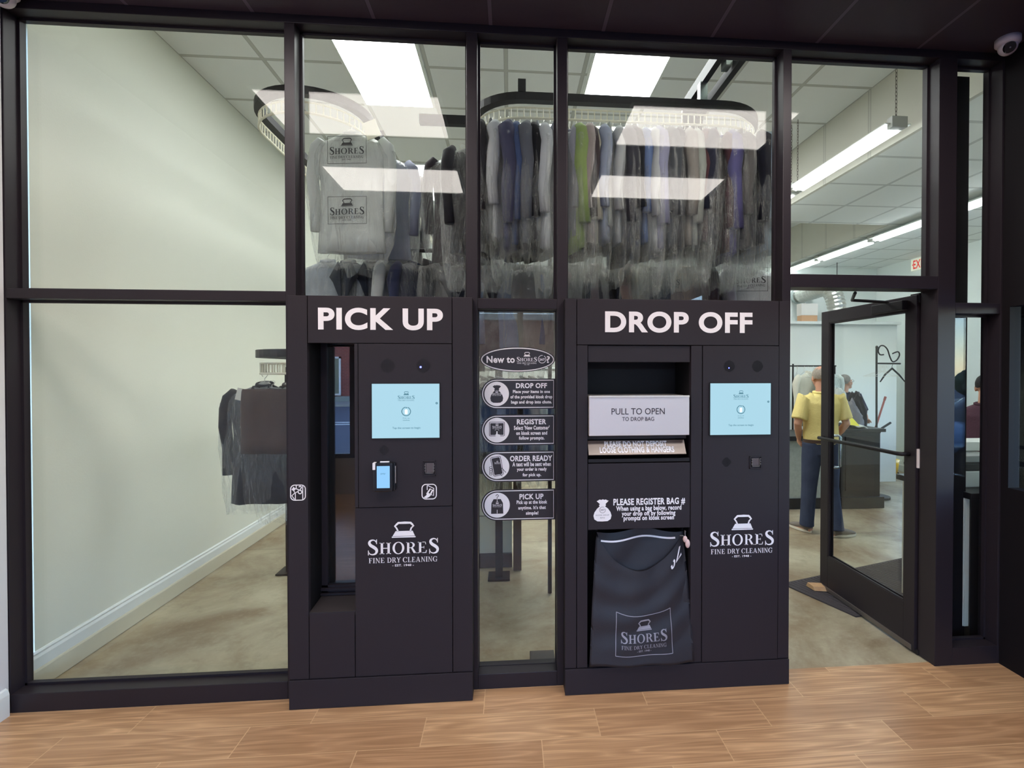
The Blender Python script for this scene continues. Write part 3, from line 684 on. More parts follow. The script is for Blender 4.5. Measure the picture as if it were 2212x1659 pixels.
g.grid(lambda u, v: bagf(u, 1).lerp(bagf(u, 1, False), v), 40, 2)
bmesh.ops.remove_doubles(g.b, verts=g.b.verts, dist=.0006); g.build('sack', CLOTH, bag, smooth=True)
g = MB(); g.grid(lambda u, v: bagf(.06 + .84 * u, .055 + .014 * v - .02 * u + .012 * math.sin(u * PI), False) + Vector((0, -.004, 0)), 30, 1); g.build('piping', VINYL, bag)
def onbag(p):
    u, v = p.x, p.z; q = bagf(u, v); return q + Vector((0, -.0022, 0))
def badge(p):   # unit badge -> bag surface
    return onbag(Vector((.285 + .46 * p.x, 0, .85 - .52 * p.z)))
g = MB(); quads(g, [f for f in logo2d(0, 1, 0)], 0, badge); text(g, '- EST. 1948 -', .345, .645, -.01, .03, 0, .02, badge)
fr = []
for L in ([(-.1 + 1.2 * i / 16, -.08) for i in range(17)], [(-.1 + 1.2 * i / 16, .72) for i in range(17)], [(-.1, -.08 + .8 * i / 8) for i in range(9)], [(1.1, -.08 + .8 * i / 8) for i in range(9)]): fr += stroke(L, .013)
quads(g, fr, 0, badge); g.build('printed_badge', mat('grey_bag_print', (150, 146, 156), .6), bag)
g = MB()
quads(g, stroke(smooth2([(.835, .115), (.842, .145), (.862, .142), (.872, .112), (.862, .09)], 4), .016) + stroke([(.945, .055), (.895, .135), (.955, .128)], .02), 0, onbag); g.build('marker_number', VINYL, bag)
tx, tz = at(1478, 1158, -.06)
g = MB().ell((tx, -.075, tz - .012), .012, .012, .018).ell((tx + .012, -.08, tz - .035), .013, .01, .024); o = g.build('toggle', mat('pale_toggle', (222, 190, 186), .4), bag, smooth=True)
g = MB().tube([(tx - .02, -.05, tz), (tx - .012, -.07, tz + .006), (tx, -.075, tz), (tx + .004, -.06, tz + .03), (tx + .012, -.05, tz + .02)], .003, 6).build('drawcord', mat('grey_cord', (130, 124, 126), .7), bag)
# hooks that carry the bag
MB().tube([(bt0[0] + .004, .17, bt0[1] + .005), (bt0[0] + .004, -.02, bt0[1] + .005), (bt0[0] + .004, -.04, bt0[1] + .02)], .004, 8).build('bag_hook', DARKM, k2)
MB().tube([(bt1[0] - .004, .17, bt1[1] + .005), (bt1[0] - .004, -.02, bt1[1] + .005), (bt1[0] - .004, -.04, bt1[1] + .02)], .004, 8).build('bag_hook', DARKM, k2)

# ------------------------------------------------------------------ window decals
YD = YG - .0052
def D(px, py): return at(px, py, YD)
def flat(pts, name, m, parent, y): b = MB(); quads(b, [pts], y); return b.build(name, m, parent)
def ell2(cx, cz, rx, rz, n=48): return [(cx + rx * math.cos(2 * PI * k / n), cz + rz * math.sin(2 * PI * k / n)) for k in range(n)]
x0, zt = D(1037, 749); x1, zb = D(1199, 804)
cx, cz, rx, rz = (x0 + x1) / 2, (zt + zb) / 2, (x1 - x0) / 2, (zt - zb) / 2
dc = thing('oval_sticker', 'oval black white-rimmed sticker asking New to, topmost of the sticker column', 'sticker', (cx, YD, cz))
flat(ell2(cx, cz, rx, rz), 'backing', VBLACK, dc, YD)
g = MB(); quads(g, ring2(cx, cz, (rx * .975, rz * .94), (rx * .945, rz * .86), n=48), YD - .0006); g.build('rim', VINYL, dc)
g = MB()
def Tx(mb, s, a, b, c, d, bold=.03, y=YD - .0008):
    p, q = D(a, b); r_, t_ = D(c, d); text(mb, s, p, r_, t_, q, y, bold)
Tx(g, 'New to', 1051, 769, 1112, 784, .03); Tx(g, '?', 1180.5, 769, 1188, 784, .02)
a0, b0 = D(1116, 788.5); a1, _ = D(1160, 788.5); logo(g, a0, a1, b0, YD - .0008)
e0, e1 = D(1171, 776); quads(g, ring2(e0, e1, (.023, .023), (.020, .020), 80, 420), YD - .0008); Tx(g, '24/7', 1165, 774, 1177, 779.5, .03); g.build('lettering', VINYL, dc)
def sign(py0, py1, px0, label, head, hb, lines, pic):
    x0, zt = D(px0, py0); x1, zb = D(1199, py1); h = zt - zb; r = h / 2
    t = thing('window_sticker', label, 'sticker', ((x0 + x1) / 2, YD, (zt + zb) / 2), 'black instruction stickers on the centre pane')
    def pill(i):
        a = [(x0 + r + (r - i) * math.cos(math.radians(90 + 180 * k / 20)), zb + r + (r - i) * math.sin(math.radians(90 + 180 * k / 20))) for k in range(21)]
        return a + [(x1 - i, zb + i), (x1 - i, zt - i)]
    flat(pill(0), 'backing', VBLACK, t, YD)
    g = MB(); quads(g, outline2(pill(.009), .0045), YD - .0006); g.build('rim', VINYL, t)
    cx, cz = x0 + r + .002, (zt + zb) / 2
    o = flat(ell2(cx, cz, r * .80, r * .80), 'picture_disc', VINYL, t, YD - .0006)
    q = MB(); y = YD - .0012
    if pic == 'sack':
        quads(q, [sack2d(cx - .036, cx + .036, cz - .05, cz + .05)], y)
    elif pic == 'screen':
        quads(q, outline2(rrect2(cx - .042, cx + .042, cz - .032, cz + .045, .005), .003) + [rect(cx - .037, cx + .037, cz - .027, cz + .039)], y)
    elif pic == 'phone':
        c_, s_ = math.cos(.18), math.sin(.18); rot = lambda L: [(cx + a * c_ - b * s_, cz + a * s_ + b * c_) for a, b in L]
        quads(q, [rot(rrect2(-.022, .024, -.045, .05, .006))] + outline2(rot(rrect2(-.027, .029, -.050, .055, .008)), .003), y)
        for k in range(4): quads(q, outline2([(cx - .034 + .008 * math.cos(a * PI / 5), cz - .005 - k * .012 + .006 * math.sin(a * PI / 5)) for a in range(10)], .0025), y)
        quads(q, stroke(smooth2([(cx + .012, cz - .004), (cx + .03, cz - .012), (cx + .05, cz - .034)], 5), .003) + stroke(smooth2([(cx + .012, cz - .02), (cx + .016, cz - .04), (cx + .03, cz - .054)], 5), .003), y)
    else:
        quads(q, [[(cx - .034, cz - .048), (cx + .034, cz - .048), (cx + .032, cz + .012), (cx + .02, cz + .034), (cx - .02, cz + .034), (cx - .032, cz + .012)]]
              + stroke(smooth2([(cx - .008, cz + .052), (cx, cz + .060), (cx + .008, cz + .052), (cx, cz + .044), (cx, cz + .034)], 5), .003), y)
    q.build('picture', VBLACK, t if False else o)
    q = MB(); y2 = y - .0006
    if pic == 'phone': logo(q, cx - .014, cx + .018, cz + .012, y2, est=False)
    else: logo(q, cx - .026, cx + .026, cz - .014 if pic != 'screen' else cz + .004, y2, est=False)
    if pic == 'garment': quads(q, [rect(cx - .0015, cx + .0015, cz + .016, cz + .034), rect(cx - .0015, cx + .0015, cz - .046, cz - .026)], y2)
    if pic == 'screen':
        quads(q, [[(cx - .004, cz - .040), (cx - .010, cz - .028), (cx - .004, cz - .020), (cx - .003, cz - .006), (cx + .003, cz - .006), (cx + .004, cz - .022), (cx + .018, cz - .026), (cx + .018, cz - .042), (cx + .012, cz - .052), (cx, cz - .052)]], y2)
        for k in range(5): a = math.radians(20 + 35 * k); quads(q, stroke([(cx + .008 * math.cos(a), cz - .004 + .008 * math.sin(a)), (cx + .013 * math.cos(a), cz - .004 + .013 * math.sin(a))], .0016), y2)
    q.build('picture_print', VINYL, o)
    q = MB(); Tx(q, head, *hb, .035)
    for s_, b_ in lines: Tx(q, s_, *b_, .035)
    q.build('lettering', VINYL, t)
sign(818, 883, 1039, 'black sticker headed DROP OFF with a tied sack picture', 'DROP OFF', (1114.5, 827.5, 1181.5, 838.5), [('Place your items in one', (1108, 842.5, 1188, 851)), ('of the provided kiosk drop', (1102.5, 853.5, 1193, 862.5)), ('bags and drop into chute.', (1104, 865, 1192, 873.5))], 'sack')
sign(896, 961, 1039, 'black sticker headed REGISTER with a screen and pointing hand', 'REGISTER', (1116.5, 905.5, 1180, 916.5), [("Select 'New Customer'", (1110, 919.5, 1187, 928)), ('on kiosk screen and', (1115, 931.5, 1182, 939)), ('follow prompts.', (1121, 942.5, 1176, 951.5))], 'screen')
sign(975, 1039, 1039, 'black sticker headed ORDER READY with a hand holding a phone', 'ORDER READY', (1101.5, 984.5, 1193, 995.5), [('A text will be sent when', (1107, 998.5, 1190, 1006.5)), ('your order is ready', (1116.5, 1010, 1181, 1018.5)), ('for pick up.', (1129, 1022, 1169, 1030.5))], 'phone')
sign(1058, 1122, 1039, 'black sticker headed PICK UP with a bagged garment picture', 'PICK UP', (1122, 1067, 1174, 1078), [('Pick up at the kiosk', (1116, 1081, 1182, 1090)), ("anytime. It's that", (1119.5, 1093, 1179, 1101.5)), ('simple!', (1136, 1104.5, 1163, 1113.5))], 'garment')

# ------------------------------------------------------------------ open glass door
dr = thing('door_1', 'x', None, (2.505, .13, 0), kind='structure'); del dr['label']
DX0, DX1, DY0, DY1 = 2.460, 2.505, .135, 1.075
def db(name, *q, m=FRAME, parent=None, bev=.003):
    b = MB()
    for e in q: b.box(*e, bev=bev)
    return b.build(name, m, parent or dr)
db('stile', (DX0, DX1, DY0, DY0 + .085, .015, 2.19)); db('stile', (DX0, DX1, DY1 - .095, DY1, .015, 2.19))
db('top_rail', (DX0, DX1, DY0 + .085, DY1 - .095, 2.10, 2.19)); db('bottom_rail', (DX0, DX1, DY0 + .085, DY1 - .095, .015, .285))
db('door_pane', (DX0 + .019, DX0 + .026, DY0 + .085, DY1 - .095, .285, 2.10), m=GLASS, bev=0)
b = MB()
for xx in (DX0 + .008, DX1 - .008):
    for q in ((DY0 + .085, DY0 + .093, .285, 2.10), (DY1 - .103, DY1 - .095, .285, 2.10), (DY0 + .085, DY1 - .095, .285, .294), (DY0 + .085, DY1 - .095, 2.092, 2.10)): b.box(xx - .005, xx + .005, q[0], q[1], q[2], q[3])
b.build('glazing_bead', FRAME, dr)
z = 1.215
MB().tube([(DX0, DY1 - .05, z - .012), (DX0 - .05, DY1 - .05, z - .012), (DX0 - .062, DY1 - .07, z - .008), (DX0 - .062, DY0 + .07, z), (DX0 - .05, DY0 + .05, z), (DX0, DY0 + .05, z)], .013, 10).build('push_bar', DARKM, dr, smooth=True)
MB().tube([(DX1, DY1 - .06, 1.22), (DX1 + .06, DY1 - .06, 1.22), (DX1 + .07, DY1 - .07, 1.21), (DX1 + .07, DY1 - .07, .98), (DX1 + .06, DY1 - .06, .97), (DX1, DY1 - .06, .97)], .011, 10).build('pull_handle', CHROME, dr, smooth=True)
MB().tube([(DX1, DY0 + .05, 1.13), (DX1 + .05, DY0 + .06, 1.13), (DX1 + .06, DY0 + .2, 1.13)], .016, 10).build('bar_end', DARKM, dr)
db('bottom_sweep', (DX0 - .004, DX0 + .002, DY0 + .02, DY1 - .01, .012, .045), m=DSTEEL)
b = MB().box(DX0 - .045, DX0 - .002, DY0 + .06, DY0 + .33, 2.105, 2.165, bev=.004).build('door_closer', DARKM, dr)
MB().tube([(DX0 - .03, DY0 + .2, 2.17), (DX0 - .30, DY0 + .16, 2.175), (DX0 - .42, .10, 2.19)], .010, 6).build('closer_arm', DARKM, b)
db('hinge_block', (DX0 + .008, DX1 + .02, DY0 - .01, DY0 + .06, 2.14, 2.2), m=DARKM); db('hinge_block', (DX0 + .008, DX1 + .02, DY0 - .02, DY0 + .08, .0, .03), m=DARKM)
x0, z1 = at(1982, 970, DY0 - .008); x1, z0 = at(1993, 1011, DY0 - .008)
db('door_sensor', (x0, x1, DY0 - .014, DY0, z0, z1), m=mat('sensor_white', (226, 214, 210), .5), bev=.002)
wd = MB().prism([(2.36, 1.10, .012), (2.36, 1.07, .012), (2.37, 1.00, .012), (2.37, 1.02, .038), (2.36, 1.08, .046)], (.14, -.03, 0)).build('door_wedge', mat('pine', (206, 168, 122), .6, vary=(30, (176, 132, 90))))
setp(wd, 'small pale wooden wedge under the corner of the open door', 'door wedge')
mt = thing('door_mat', 'dark grey ribbed mat lying behind the open glass door', 'door mat', (2.9, 1.1, 0))
b = MB().prism([(2.20, 1.17, -.003), (2.42, .60, -.003), (3.95, .95, -.003), (3.62, 1.62, -.003)], (0, 0, .009)); b.build('mat_pad', mat('mat_rubber', (60, 54, 56), .8, bump=(120, .5)), mt)
b = MB(); A, B, C_, D_ = [Vector(v) for v in ((2.23, 1.16, .007), (2.43, .63, .007), (3.92, .96, .007), (3.61, 1.59, .007))]
for k in range(40):
    t = (k + .5) / 40; p, q = A.lerp(D_, t), B.lerp(C_, t); b.tube([p, q], .004, 5)
b.build('ribs', mat('mat_ribs', (70, 62, 64), .8), mt)

# ------------------------------------------------------------------ garment conveyors
def arc(cx, cy, r, a0, a1, n=14): return [(cx + r * math.cos(math.radians(a0 + (a1 - a0) * k / n)), cy + r * math.sin(math.radians(a0 + (a1 - a0) * k / n))) for k in range(n + 1)]
def resample(P2, d):
    out = []; acc = 0; out.append((P2[0], 0.0))
    for a, b in zip(P2, P2[1:]):
        l = math.hypot(b[0] - a[0], b[1] - a[1]); ang = math.atan2(b[1] - a[1], b[0] - a[0]); t = d - acc
        while t <= l: out.append(((a[0] + (b[0] - a[0]) * t / l, a[1] + (b[1] - a[1]) * t / l), ang)); t += d
        acc = (acc + l) % d
    return out
def conveyor(path, tiers, label, legs, struts):
    t = thing('garment_conveyor', label, 'garment conveyor', (path[0][0], path[0][1], 0), 'garment conveyors')
    for zt in tiers:
        b = MB(); pr = [(-.028, 0), (.028, 0), (.028, -.05), (-.028, -.05)]; rings = []
        for i, p in enumerate(path):
            a = path[max(i - 1, 0)]; c = path[min(i + 1, len(path) - 1)]; dx, dy = c[0] - a[0], c[1] - a[1]; l = math.hypot(dx, dy); nx, ny = -dy / l, dx / l
            rings.append([b.b.verts.new((p[0] + nx * u, p[1] + ny * u, zt + v)) for u, v in pr])
        b.skin(rings); b.build('track', DARKM, t)
        b = MB(); b.tube([(p[0], p[1], zt - .155) for p in path], .008, 6); b.tube([(p[0], p[1], zt - .088) for p in path], .006, 6)
        for (x, y), ang in resample(path, .042): b.tube([(x, y, zt - .085), (x, y, zt - .155)], .0042, 5)
        b.build('slotted_rail', CREAM, t)
    for (x, y, z0, z1) in legs:
        MB().box(x - .03, x + .03, y - .03, y + .03, z0, z1).box(x - .09, x + .09, y - .09, y + .09, z0, z0 + .012).build('leg', DARKM, t)
    for s_ in struts: MB().box(*s_).build('strut', DARKM, t)
    return t
pa = [(-1.68, 4.6), (-1.68, .92)] + arc(-1.33, .90, .35, 180, 360, 20)[1:] + [(-.98, 4.6)]
conveyor(pa, (3.50, 1.865), 'black two level garment conveyor loop behind the left panes, carrying the shirt with two badges', [(-1.88, 1.76, 0, 1.76), (-1.33, 4.5, 0, 3.42)],
         [(-1.88, -1.68, 1.73, 1.79, 1.72, 1.79), (-1.33, -1.29, 2.6, 2.64, 3.45, HB)])
pb = [(-.25, 4.6), (-.25, .9)] + arc(.10, .90, .35, 180, 270, 10) + arc(1.42, .90, .35, 270, 360, 10) + [(1.77, 4.6)]
cb = conveyor(pb, (3.52,), 'black garment conveyor behind the centre and right panes, carrying the long row of clothes', [(-.09, 1.5, 0, 3.44), (1.80, 1.9, 0, 3.44)],
         [(-.62, -.25, .82, .87, 3.44, 3.50), (.055, .105, .52, .58, 3.52, 3.60), (-.12, 1.78, 1.48, 1.53, 3.38, 3.44)])
b = MB(); b.box(1.285, 1.325, .20, .95, 3.66, 3.74).box(1.385, 1.425, .20, .95, 3.60, 3.66).box(1.28, 1.43, .93, .97, 3.52, 3.74); b.build('twin_channel', DARKM, cb)
MB().box(1.27, 1.32, .56, .61, 3.52, 3.66).build('bracket', CHROME, cb); MB().box(1.335, 1.375, .30, .38, 3.62, 3.74).box(1.35, 1.365, .30, .35, 3.74, HB).build('bracket', CHROME, cb)
# plain rails that carry the second row of clothes
rk = thing('garment_rail', 'dark straight rail carrying the lower row of bagged clothes behind the kiosks', 'rail', (.2, 1.08, 2.62))
MB().tube([(-1.25, 1.08, 2.62), (1.78, 1.08, 2.62)], .016, 10).build('tube', DARKM, rk)
for x in (-1.22, .31, 1.75): MB().tube([(x, 1.08, 2.62), (x, 1.16, 2.62), (x, 1.16, 0)], .016, 8).build('post', DARKM, rk)

# ------------------------------------------------------------------ garments in film
def fold(th, t, seed, amp): return 1 + amp * t * (math.sin(5 * th + seed) + .6 * math.sin(9 * th + seed * 2.3))
def shirt_mesh(seed, kind):
    r = random.Random(seed); b = MB(); n = 28
    L = {'shirt': .76, 'jacket': .78, 'trousers': .70, 'dress': 1.0}[kind] * r.uniform(.95, 1.05); dz = .075
    if kind == 'trousers':
        secs = [(.0, .01), (.19, .022), (.195, .03), (.20, .034), (.205, .036), (.20, .036), (.205, .036)]; zs = [0, .004, .03, .12, .35, .55, L]
    else:
        k = 1.12 if kind == 'jacket' else 1.0
        secs = [(.05, .03), (.075, .036), (.15, .038 * k), (.205, .042 * k), (.215, .046 * k), (.20, .048 * k), (.205, .05 * k), (.215, .052 * k), (.22, .05 * k)]; zs = [0, .012, .05, .095, .17, .34, .52, .68, L]
        if kind == 'dress': secs[-1] = (.26, .085)
    rings = []
    for (a, c), z in zip(secs, zs):
        t = z / L
        rings.append([b.b.verts.new((a * math.cos(2 * PI * i / n) * fold(2 * PI * i / n, t, seed, .02), c * math.sin(2 * PI * i / n) * fold(2 * PI * i / n, t, seed + 1, .30), -dz - z)) for i in range(n)])
    b.skin(rings)
    if kind == 'jacket' or kind == 'shirt':
        ls = r.choice((.60, .56, .62)) if (kind == 'jacket' or True) else .26
        for s_ in (-1, 1):
            ry = r.uniform(-.035, .035); q = [(.192, -.118), (.226, -.165), (.243, -.24), (.25, -.36), (.24, -.50), (.235, -.085 - ls)] if ls > .4 else [(.20, -.085), (.24, -.14), (.262, -.22), (.275, -.085 - ls)]
            w = [.028, .046, .044, .040, .036, .034] if ls > .4 else [.03, .05, .055, .058]
            cs = [(s_ * a, ry * i / 5 + .010 * math.sin(i * 2 + seed), z) for i, (a, z) in enumerate(q)]
            b.loft([(c, w[i] * .95, w[i] * (1.0 + .12 * math.sin(i * 2.4 + seed))) for i, c in enumerate(cs)], 14)
        # collar
        b.tube([(.05 * math.cos(2 * PI * k / 14), .033 * math.sin(2 * PI * k / 14), -dz + .002 + .012 * math.sin(2 * PI * k / 14)) for k in range(14)], .011, 6, closed=True)
    if kind == 'jacket':
        for s_ in (-1, 1): b.prism([(s_ * .05, -.055, -.08), (s_ * .105, -.075, -.20), (s_ * .075, -.082, -.24), (s_ * .01, -.085, -.40), (s_ * .02, -.07, -.14)], (0, -.006, 0))
    bmesh.ops.recalc_face_normals(b.b, faces=b.b.faces)
    me = bpy.data.meshes.new(kind); b.b.to_mesh(me); b.b.free(); me.materials.append(None)
    for p in me.polygons: p.use_smooth = True
    return me, L
def bag_mesh(seed, kind, L, extra):
    r = random.Random(seed + 50); b = MB(); n = 30
    tot = L + extra; sl = .265 if kind in ('shirt', 'jacket') else .235
    prof = [(0, .022, .018), (.03, .06, .034), (.07, .15, .048), (.11, .235, .056), (.16, sl + .012, .062), (.3, sl + .022, .066), (.5, sl + .022, .068), (.7, sl + .012, .068), (.85, sl, .06), (1.0, sl - .03, .045)]
    rings = []
    for k, (t, a, c) in enumerate(prof):
        z = -.055 - (t * .9 if t < .16 else .144 + (t - .16) / .84 * (tot - .11)); row = []
        for i in range(n):
            th = 2 * PI * i / n; q = noise.noise(Vector((math.cos(th) * 2.2, math.sin(th) * 2.2, z * 7 + seed * 3.1)))
            f = 1 + .10 * q * min(1, t * 6); e = 1 + .32 * noise.noise(Vector((math.cos(th) * 5 + seed, math.sin(th) * 5, z * 5))) * min(1, t * 5)
            zz = z + (.05 * noise.noise(Vector((math.cos(th) * 3, math.sin(th) * 3, seed))) if k == len(prof) - 1 else 0)
            row.append(b.b.verts.new((a * math.cos(th) * f, c * math.sin(th) * e, zz)))
        rings.append(row)
    b.skin(rings, cap=False)
    bmesh.ops.subdivide_edges(b.b, edges=b.b.edges[:], cuts=1, use_grid_fill=True)
    for v in b.b.verts: v.co += Vector((0, 1, 0)) * .006 * noise.noise(v.co * 22 + Vector((seed, 0, 0))) + Vector((1, 0, 0)) * .005 * noise.noise(v.co * 17)
    bmesh.ops.recalc_face_normals(b.b, faces=b.b.faces)
    me = bpy.data.meshes.new('film_bag'); b.b.to_mesh(me); b.b.free(); me.materials.append(FILM)
    for p in me.polygons: p.use_smooth = True
    return me
def hanger_mesh():
    b = MB()
    hook = [(-.012, 0, -.022), (-.02, 0, -.006), (-.014, 0, .010), (0, 0, .016), (.014, 0, .010), (.02, 0, -.005), (.012, 0, -.022), (0, 0, -.034), (0, 0, -.06)]
    b.tube([(p[0], 0, p[2]) for p in smooth2(hook, 3)], .0022, 6)
    b.tube([(-.19, 0, -.135), (0, 0, -.06), (.19, 0, -.135), (-.19, 0, -.135)], .0022, 6)
    me = bpy.data.meshes.new('hanger'); b.b.to_mesh(me); b.b.free(); me.materials.append(WIRE); return me
PROTO = {}
HM = hanger_mesh()
for kind in ('shirt', 'jacket', 'trousers'):
    for s_ in range(4):
        me, L = shirt_mesh(11 * s_ + len(kind), kind); PROTO[kind, s_] = (me, bag_mesh(s_ * 7 + len(kind), kind, L, .06 + .06 * s_), L)
CL = {}
def cloth(c):
    if c not in CL: CL[c] = mat('fabric_%d' % len(CL), c, .85, spec=.2, sheen=.1, bump=(260, .12), vary=(14, tuple(max(0, v - 16) for v in c)))
    return CL[c]
def garment(kind, col, loc, rz, label, group, var=0, film=True, name=None, scale=1.0, milky=False):
    me, bagm, L = PROTO[kind, var % 4]
    t = thing(name or ('bagged_' + kind), label, {'shirt': 'shirt', 'jacket': 'jacket', 'trousers': 'trousers'}[kind], loc, group)
    t.rotation_euler = (0, 0, rz); t.scale = (scale,) * 3
    h = bpy.data.objects.new('hanger', HM); COL.objects.link(h); h.parent = t
    g = bpy.data.objects.new(kind if kind != 'trousers' else 'folded_trousers', me); COL.objects.link(g); g.parent = t
    g.material_slots[0].link = 'OBJECT'; lum = .3 * col[0] + .59 * col[1] + .11 * col[2]; g.material_slots[0].material = cloth(tuple(round(c * .66 + lum * .34) for c in col))
    if film:
        f = bpy.data.objects.new('film_bag', bagm); COL.objects.link(f); f.parent = t
        if milky: f.material_slots[0].link = 'OBJECT'; f.material_slots[0].material = FILM2
    return t
ORD = ['first', 'second', 'third', 'fourth', 'fifth', 'sixth', 'seventh', 'eighth', 'ninth', 'tenth', 'eleventh', 'twelfth', 'thirteenth', 'fourteenth', 'fifteenth', 'sixteenth', 'seventeenth', 'eighteenth', 'nineteenth', 'twentieth', 'twenty-first', 'twenty-second', 'twenty-third', 'twenty-fourth', 'twenty-fifth', 'twenty-sixth', 'twenty-seventh', 'twenty-eighth', 'twenty-ninth', 'thirtieth']
YR, ZR = .62, 3.378
CEN = [(1047, 'charcoal', (52, 50, 54), 'jacket'), (1063, 'grey', (120, 122, 124), 'trousers'), (1081, 'very pale grey', (196, 200, 206), 'shirt'), (1098, 'slate violet', (92, 92, 128), 'shirt'), (1111, 'mid blue', (84, 108, 168), 'shirt'),
       (1124, 'dark navy', (38, 42, 60), 'jacket'), (1137, 'steel grey', (112, 116, 128), 'shirt'), (1149, 'near black', (30, 30, 36), 'jacket'), (1163, 'dove grey', (168, 174, 182), 'trousers'), (1178, 'silver grey', (184, 190, 198), 'shirt'), (1192, 'dusky lavender', (126, 128, 150), 'trousers')]
RIG = [(1237, 'lavender grey', (150, 152, 170), 'shirt'), (1251, 'lime green', (142, 172, 82), 'shirt'), (1262, 'brown', (78, 64, 66), 'jacket'), (1276, 'rosy beige', (170, 152, 148), 'shirt'), (1290, 'cream', (196, 192, 164), 'shirt'), (1305, 'powder blue', (150, 162, 190), 'shirt'),
       (1319, 'pale sage', (170, 178, 168), 'trousers'), (1334, 'pale grey', (182, 186, 186), 'shirt'), (1350, 'charcoal', (64, 64, 72), 'jacket'), (1364, 'ink black', (36, 38, 46), 'jacket'), (1378, 'graphite', (74, 76, 88), 'trousers'), (1391, 'patterned blue', (92, 120, 176), 'shirt'),
       (1405, 'light stone grey', (176, 182, 184), 'shirt'), (1420, 'striped lilac', (150, 150, 184), 'shirt'), (1434, 'mid grey', (134, 138, 140), 'trousers'), (1449, 'slate', (76, 80, 86), 'jacket'), (1464, 'dark charcoal', (54, 54, 60), 'jacket'), (1480, 'taupe', (138, 130, 122), 'shirt'),
       (1495, 'sage grey', (150, 156, 146), 'shirt'), (1509, 'black', (26, 25, 30), 'jacket'), (1522, 'maroon', (92, 50, 56), 'shirt'), (1537, 'midnight blue', (40, 44, 64), 'jacket'), (1551, 'dark slate', (62, 66, 78), 'trousers'), (1565, 'wine red', (86, 46, 54), 'shirt'),
       (1582, 'violet blue', (88, 86, 146), 'shirt'), (1598, 'iron grey', (84, 86, 94), 'trousers'), (1613, 'grey brown', (108, 104, 102), 'shirt'), (1630, 'blue black', (26, 30, 48), 'jacket'), (1648, 'light blue', (140, 166, 192), 'shirt'), (1664, 'pale teal', (130, 160, 176), 'shirt')]
for lst, pane, grp in ((CEN, 'centre', 'bagged clothes hanging high behind the centre pane'), (RIG, 'wide right', 'bagged clothes hanging high behind the wide right pane')):
    for k, (px, cn, c, kd) in enumerate(lst):
        x, _ = at(px, 400, YR - .16)
        garment(kd, c, (x, YR + R.uniform(-.02, .02), ZR), PI / 2 + R.uniform(-.16, .16), '%s %s in film, %s from left on the %s pane upper row' % (cn, kd, ORD[k], pane), grp, R.randrange(4), scale=R.uniform(.96, 1.06))
# clothes facing the viewer on the left conveyor
FR = [('shirt', (186, 194, 190), (-1.035, .70, ZR - .01), -.10, 'pale grey shirt in film printed with two shop badges, facing the glass', 0, 1.02),
      ('shirt', (150, 156, 186), (-.93, 1.0, ZR - .02), .12, 'pale blue shirt in film half hidden behind the shirt with two badges', 1, 1.0),
      ('jacket', (120, 112, 112), (-.90, 1.3, ZR - .02), .05, 'taupe jacket in long film behind the pale blue shirt', 2, 1.0),
      ('jacket', (62, 52, 58), (-.34, 1.0, ZR - .01), .16, 'dark plum jacket in film just left of the centre pane post', 1, 1.0),
      ('jacket', (48, 44, 50), (-.21, .86, ZR - .01), .45, 'blackish jacket in film partly behind the centre pane post', 3, 1.0),
      ('trousers', (98, 88, 90), (-.32, 1.28, ZR - .02), .1, 'brownish folded trousers in film behind the dark plum jacket', 2, 1.1)]
FT = []
for kd, c, loc, rz, lab, v, sc in FR: FT.append(garment(kd, c, loc, rz, lab, 'bagged clothes facing the glass on the conveyors', v, scale=sc, milky=True))
def bag_badge(t, zc, w, m=PRINT, box=True, cx=0.0):
    """shop badge printed on the front of a film bag"""
    f = [c for c in t.children if c.name.startswith('film_bag')][0]
    b = MB()
    fn = lambda p: Vector((p.x, -.082 + .30 * (p.x - cx) ** 2 + .006 * math.sin(p.x * 30), p.z + .004 * math.sin(p.x * 25)))
    logo(b, cx - w / 2, cx + w / 2, zc, 0, fn, box=box)
    o = b.build('printed_badge', m); o.parent = f; return o
bag_badge(FT[0], -.28, .22); bag_badge(FT[0], -.66, .22)
b = MB().box(.075, .165, -.094, -.090, -.20, -.09, M=Matrix.Rotation(-.35, 4, 'Y')); o = b.build('paper_ticket', mat('ticket_paper', (226, 226, 204), .7)); o.parent = FT[0]
# second row
ROW2 = [(700, 'pale slate', (150, 160, 176), 'shirt', 1), (745, 'dark grey', (74, 78, 88), 'jacket', 1), (800, 'navy black', (44, 48, 60), 'jacket', 1), (850, 'light grey', (170, 174, 176), 'shirt', 0), (890, 'navy', (44, 50, 88), 'shirt', 0), (935, 'dark grey', (66, 66, 70), 'trousers', 0), (980, 'grey', (120, 122, 124), 'jacket', 1),
        (1060, 'black', (40, 42, 48), 'jacket', 1), (1105, 'flowered blue', (104, 126, 168), 'shirt', 1), (1160, 'mushroom grey', (150, 144, 136), 'trousers', 1), (1245, 'pale stone', (186, 184, 172), 'shirt', 1), (1290, 'dusty pink', (206, 168, 164), 'shirt', 1), (1335, 'black', (32, 33, 38), 'jacket', 1), (1368, 'salmon pink', (204, 168, 150), 'shirt', 0),
        (1400, 'cream', (200, 192, 168), 'shirt', 0), (1440, 'slate grey', (96, 98, 102), 'trousers', 1), (1490, 'peach', (222, 196, 168), 'shirt', 1), (1535, 'aubergine', (92, 72, 82), 'jacket', 0), (1580, 'pale lilac', (176, 174, 188), 'shirt', 0), (1625, 'silver', (188, 192, 198), 'shirt', 1)]
R2T = []
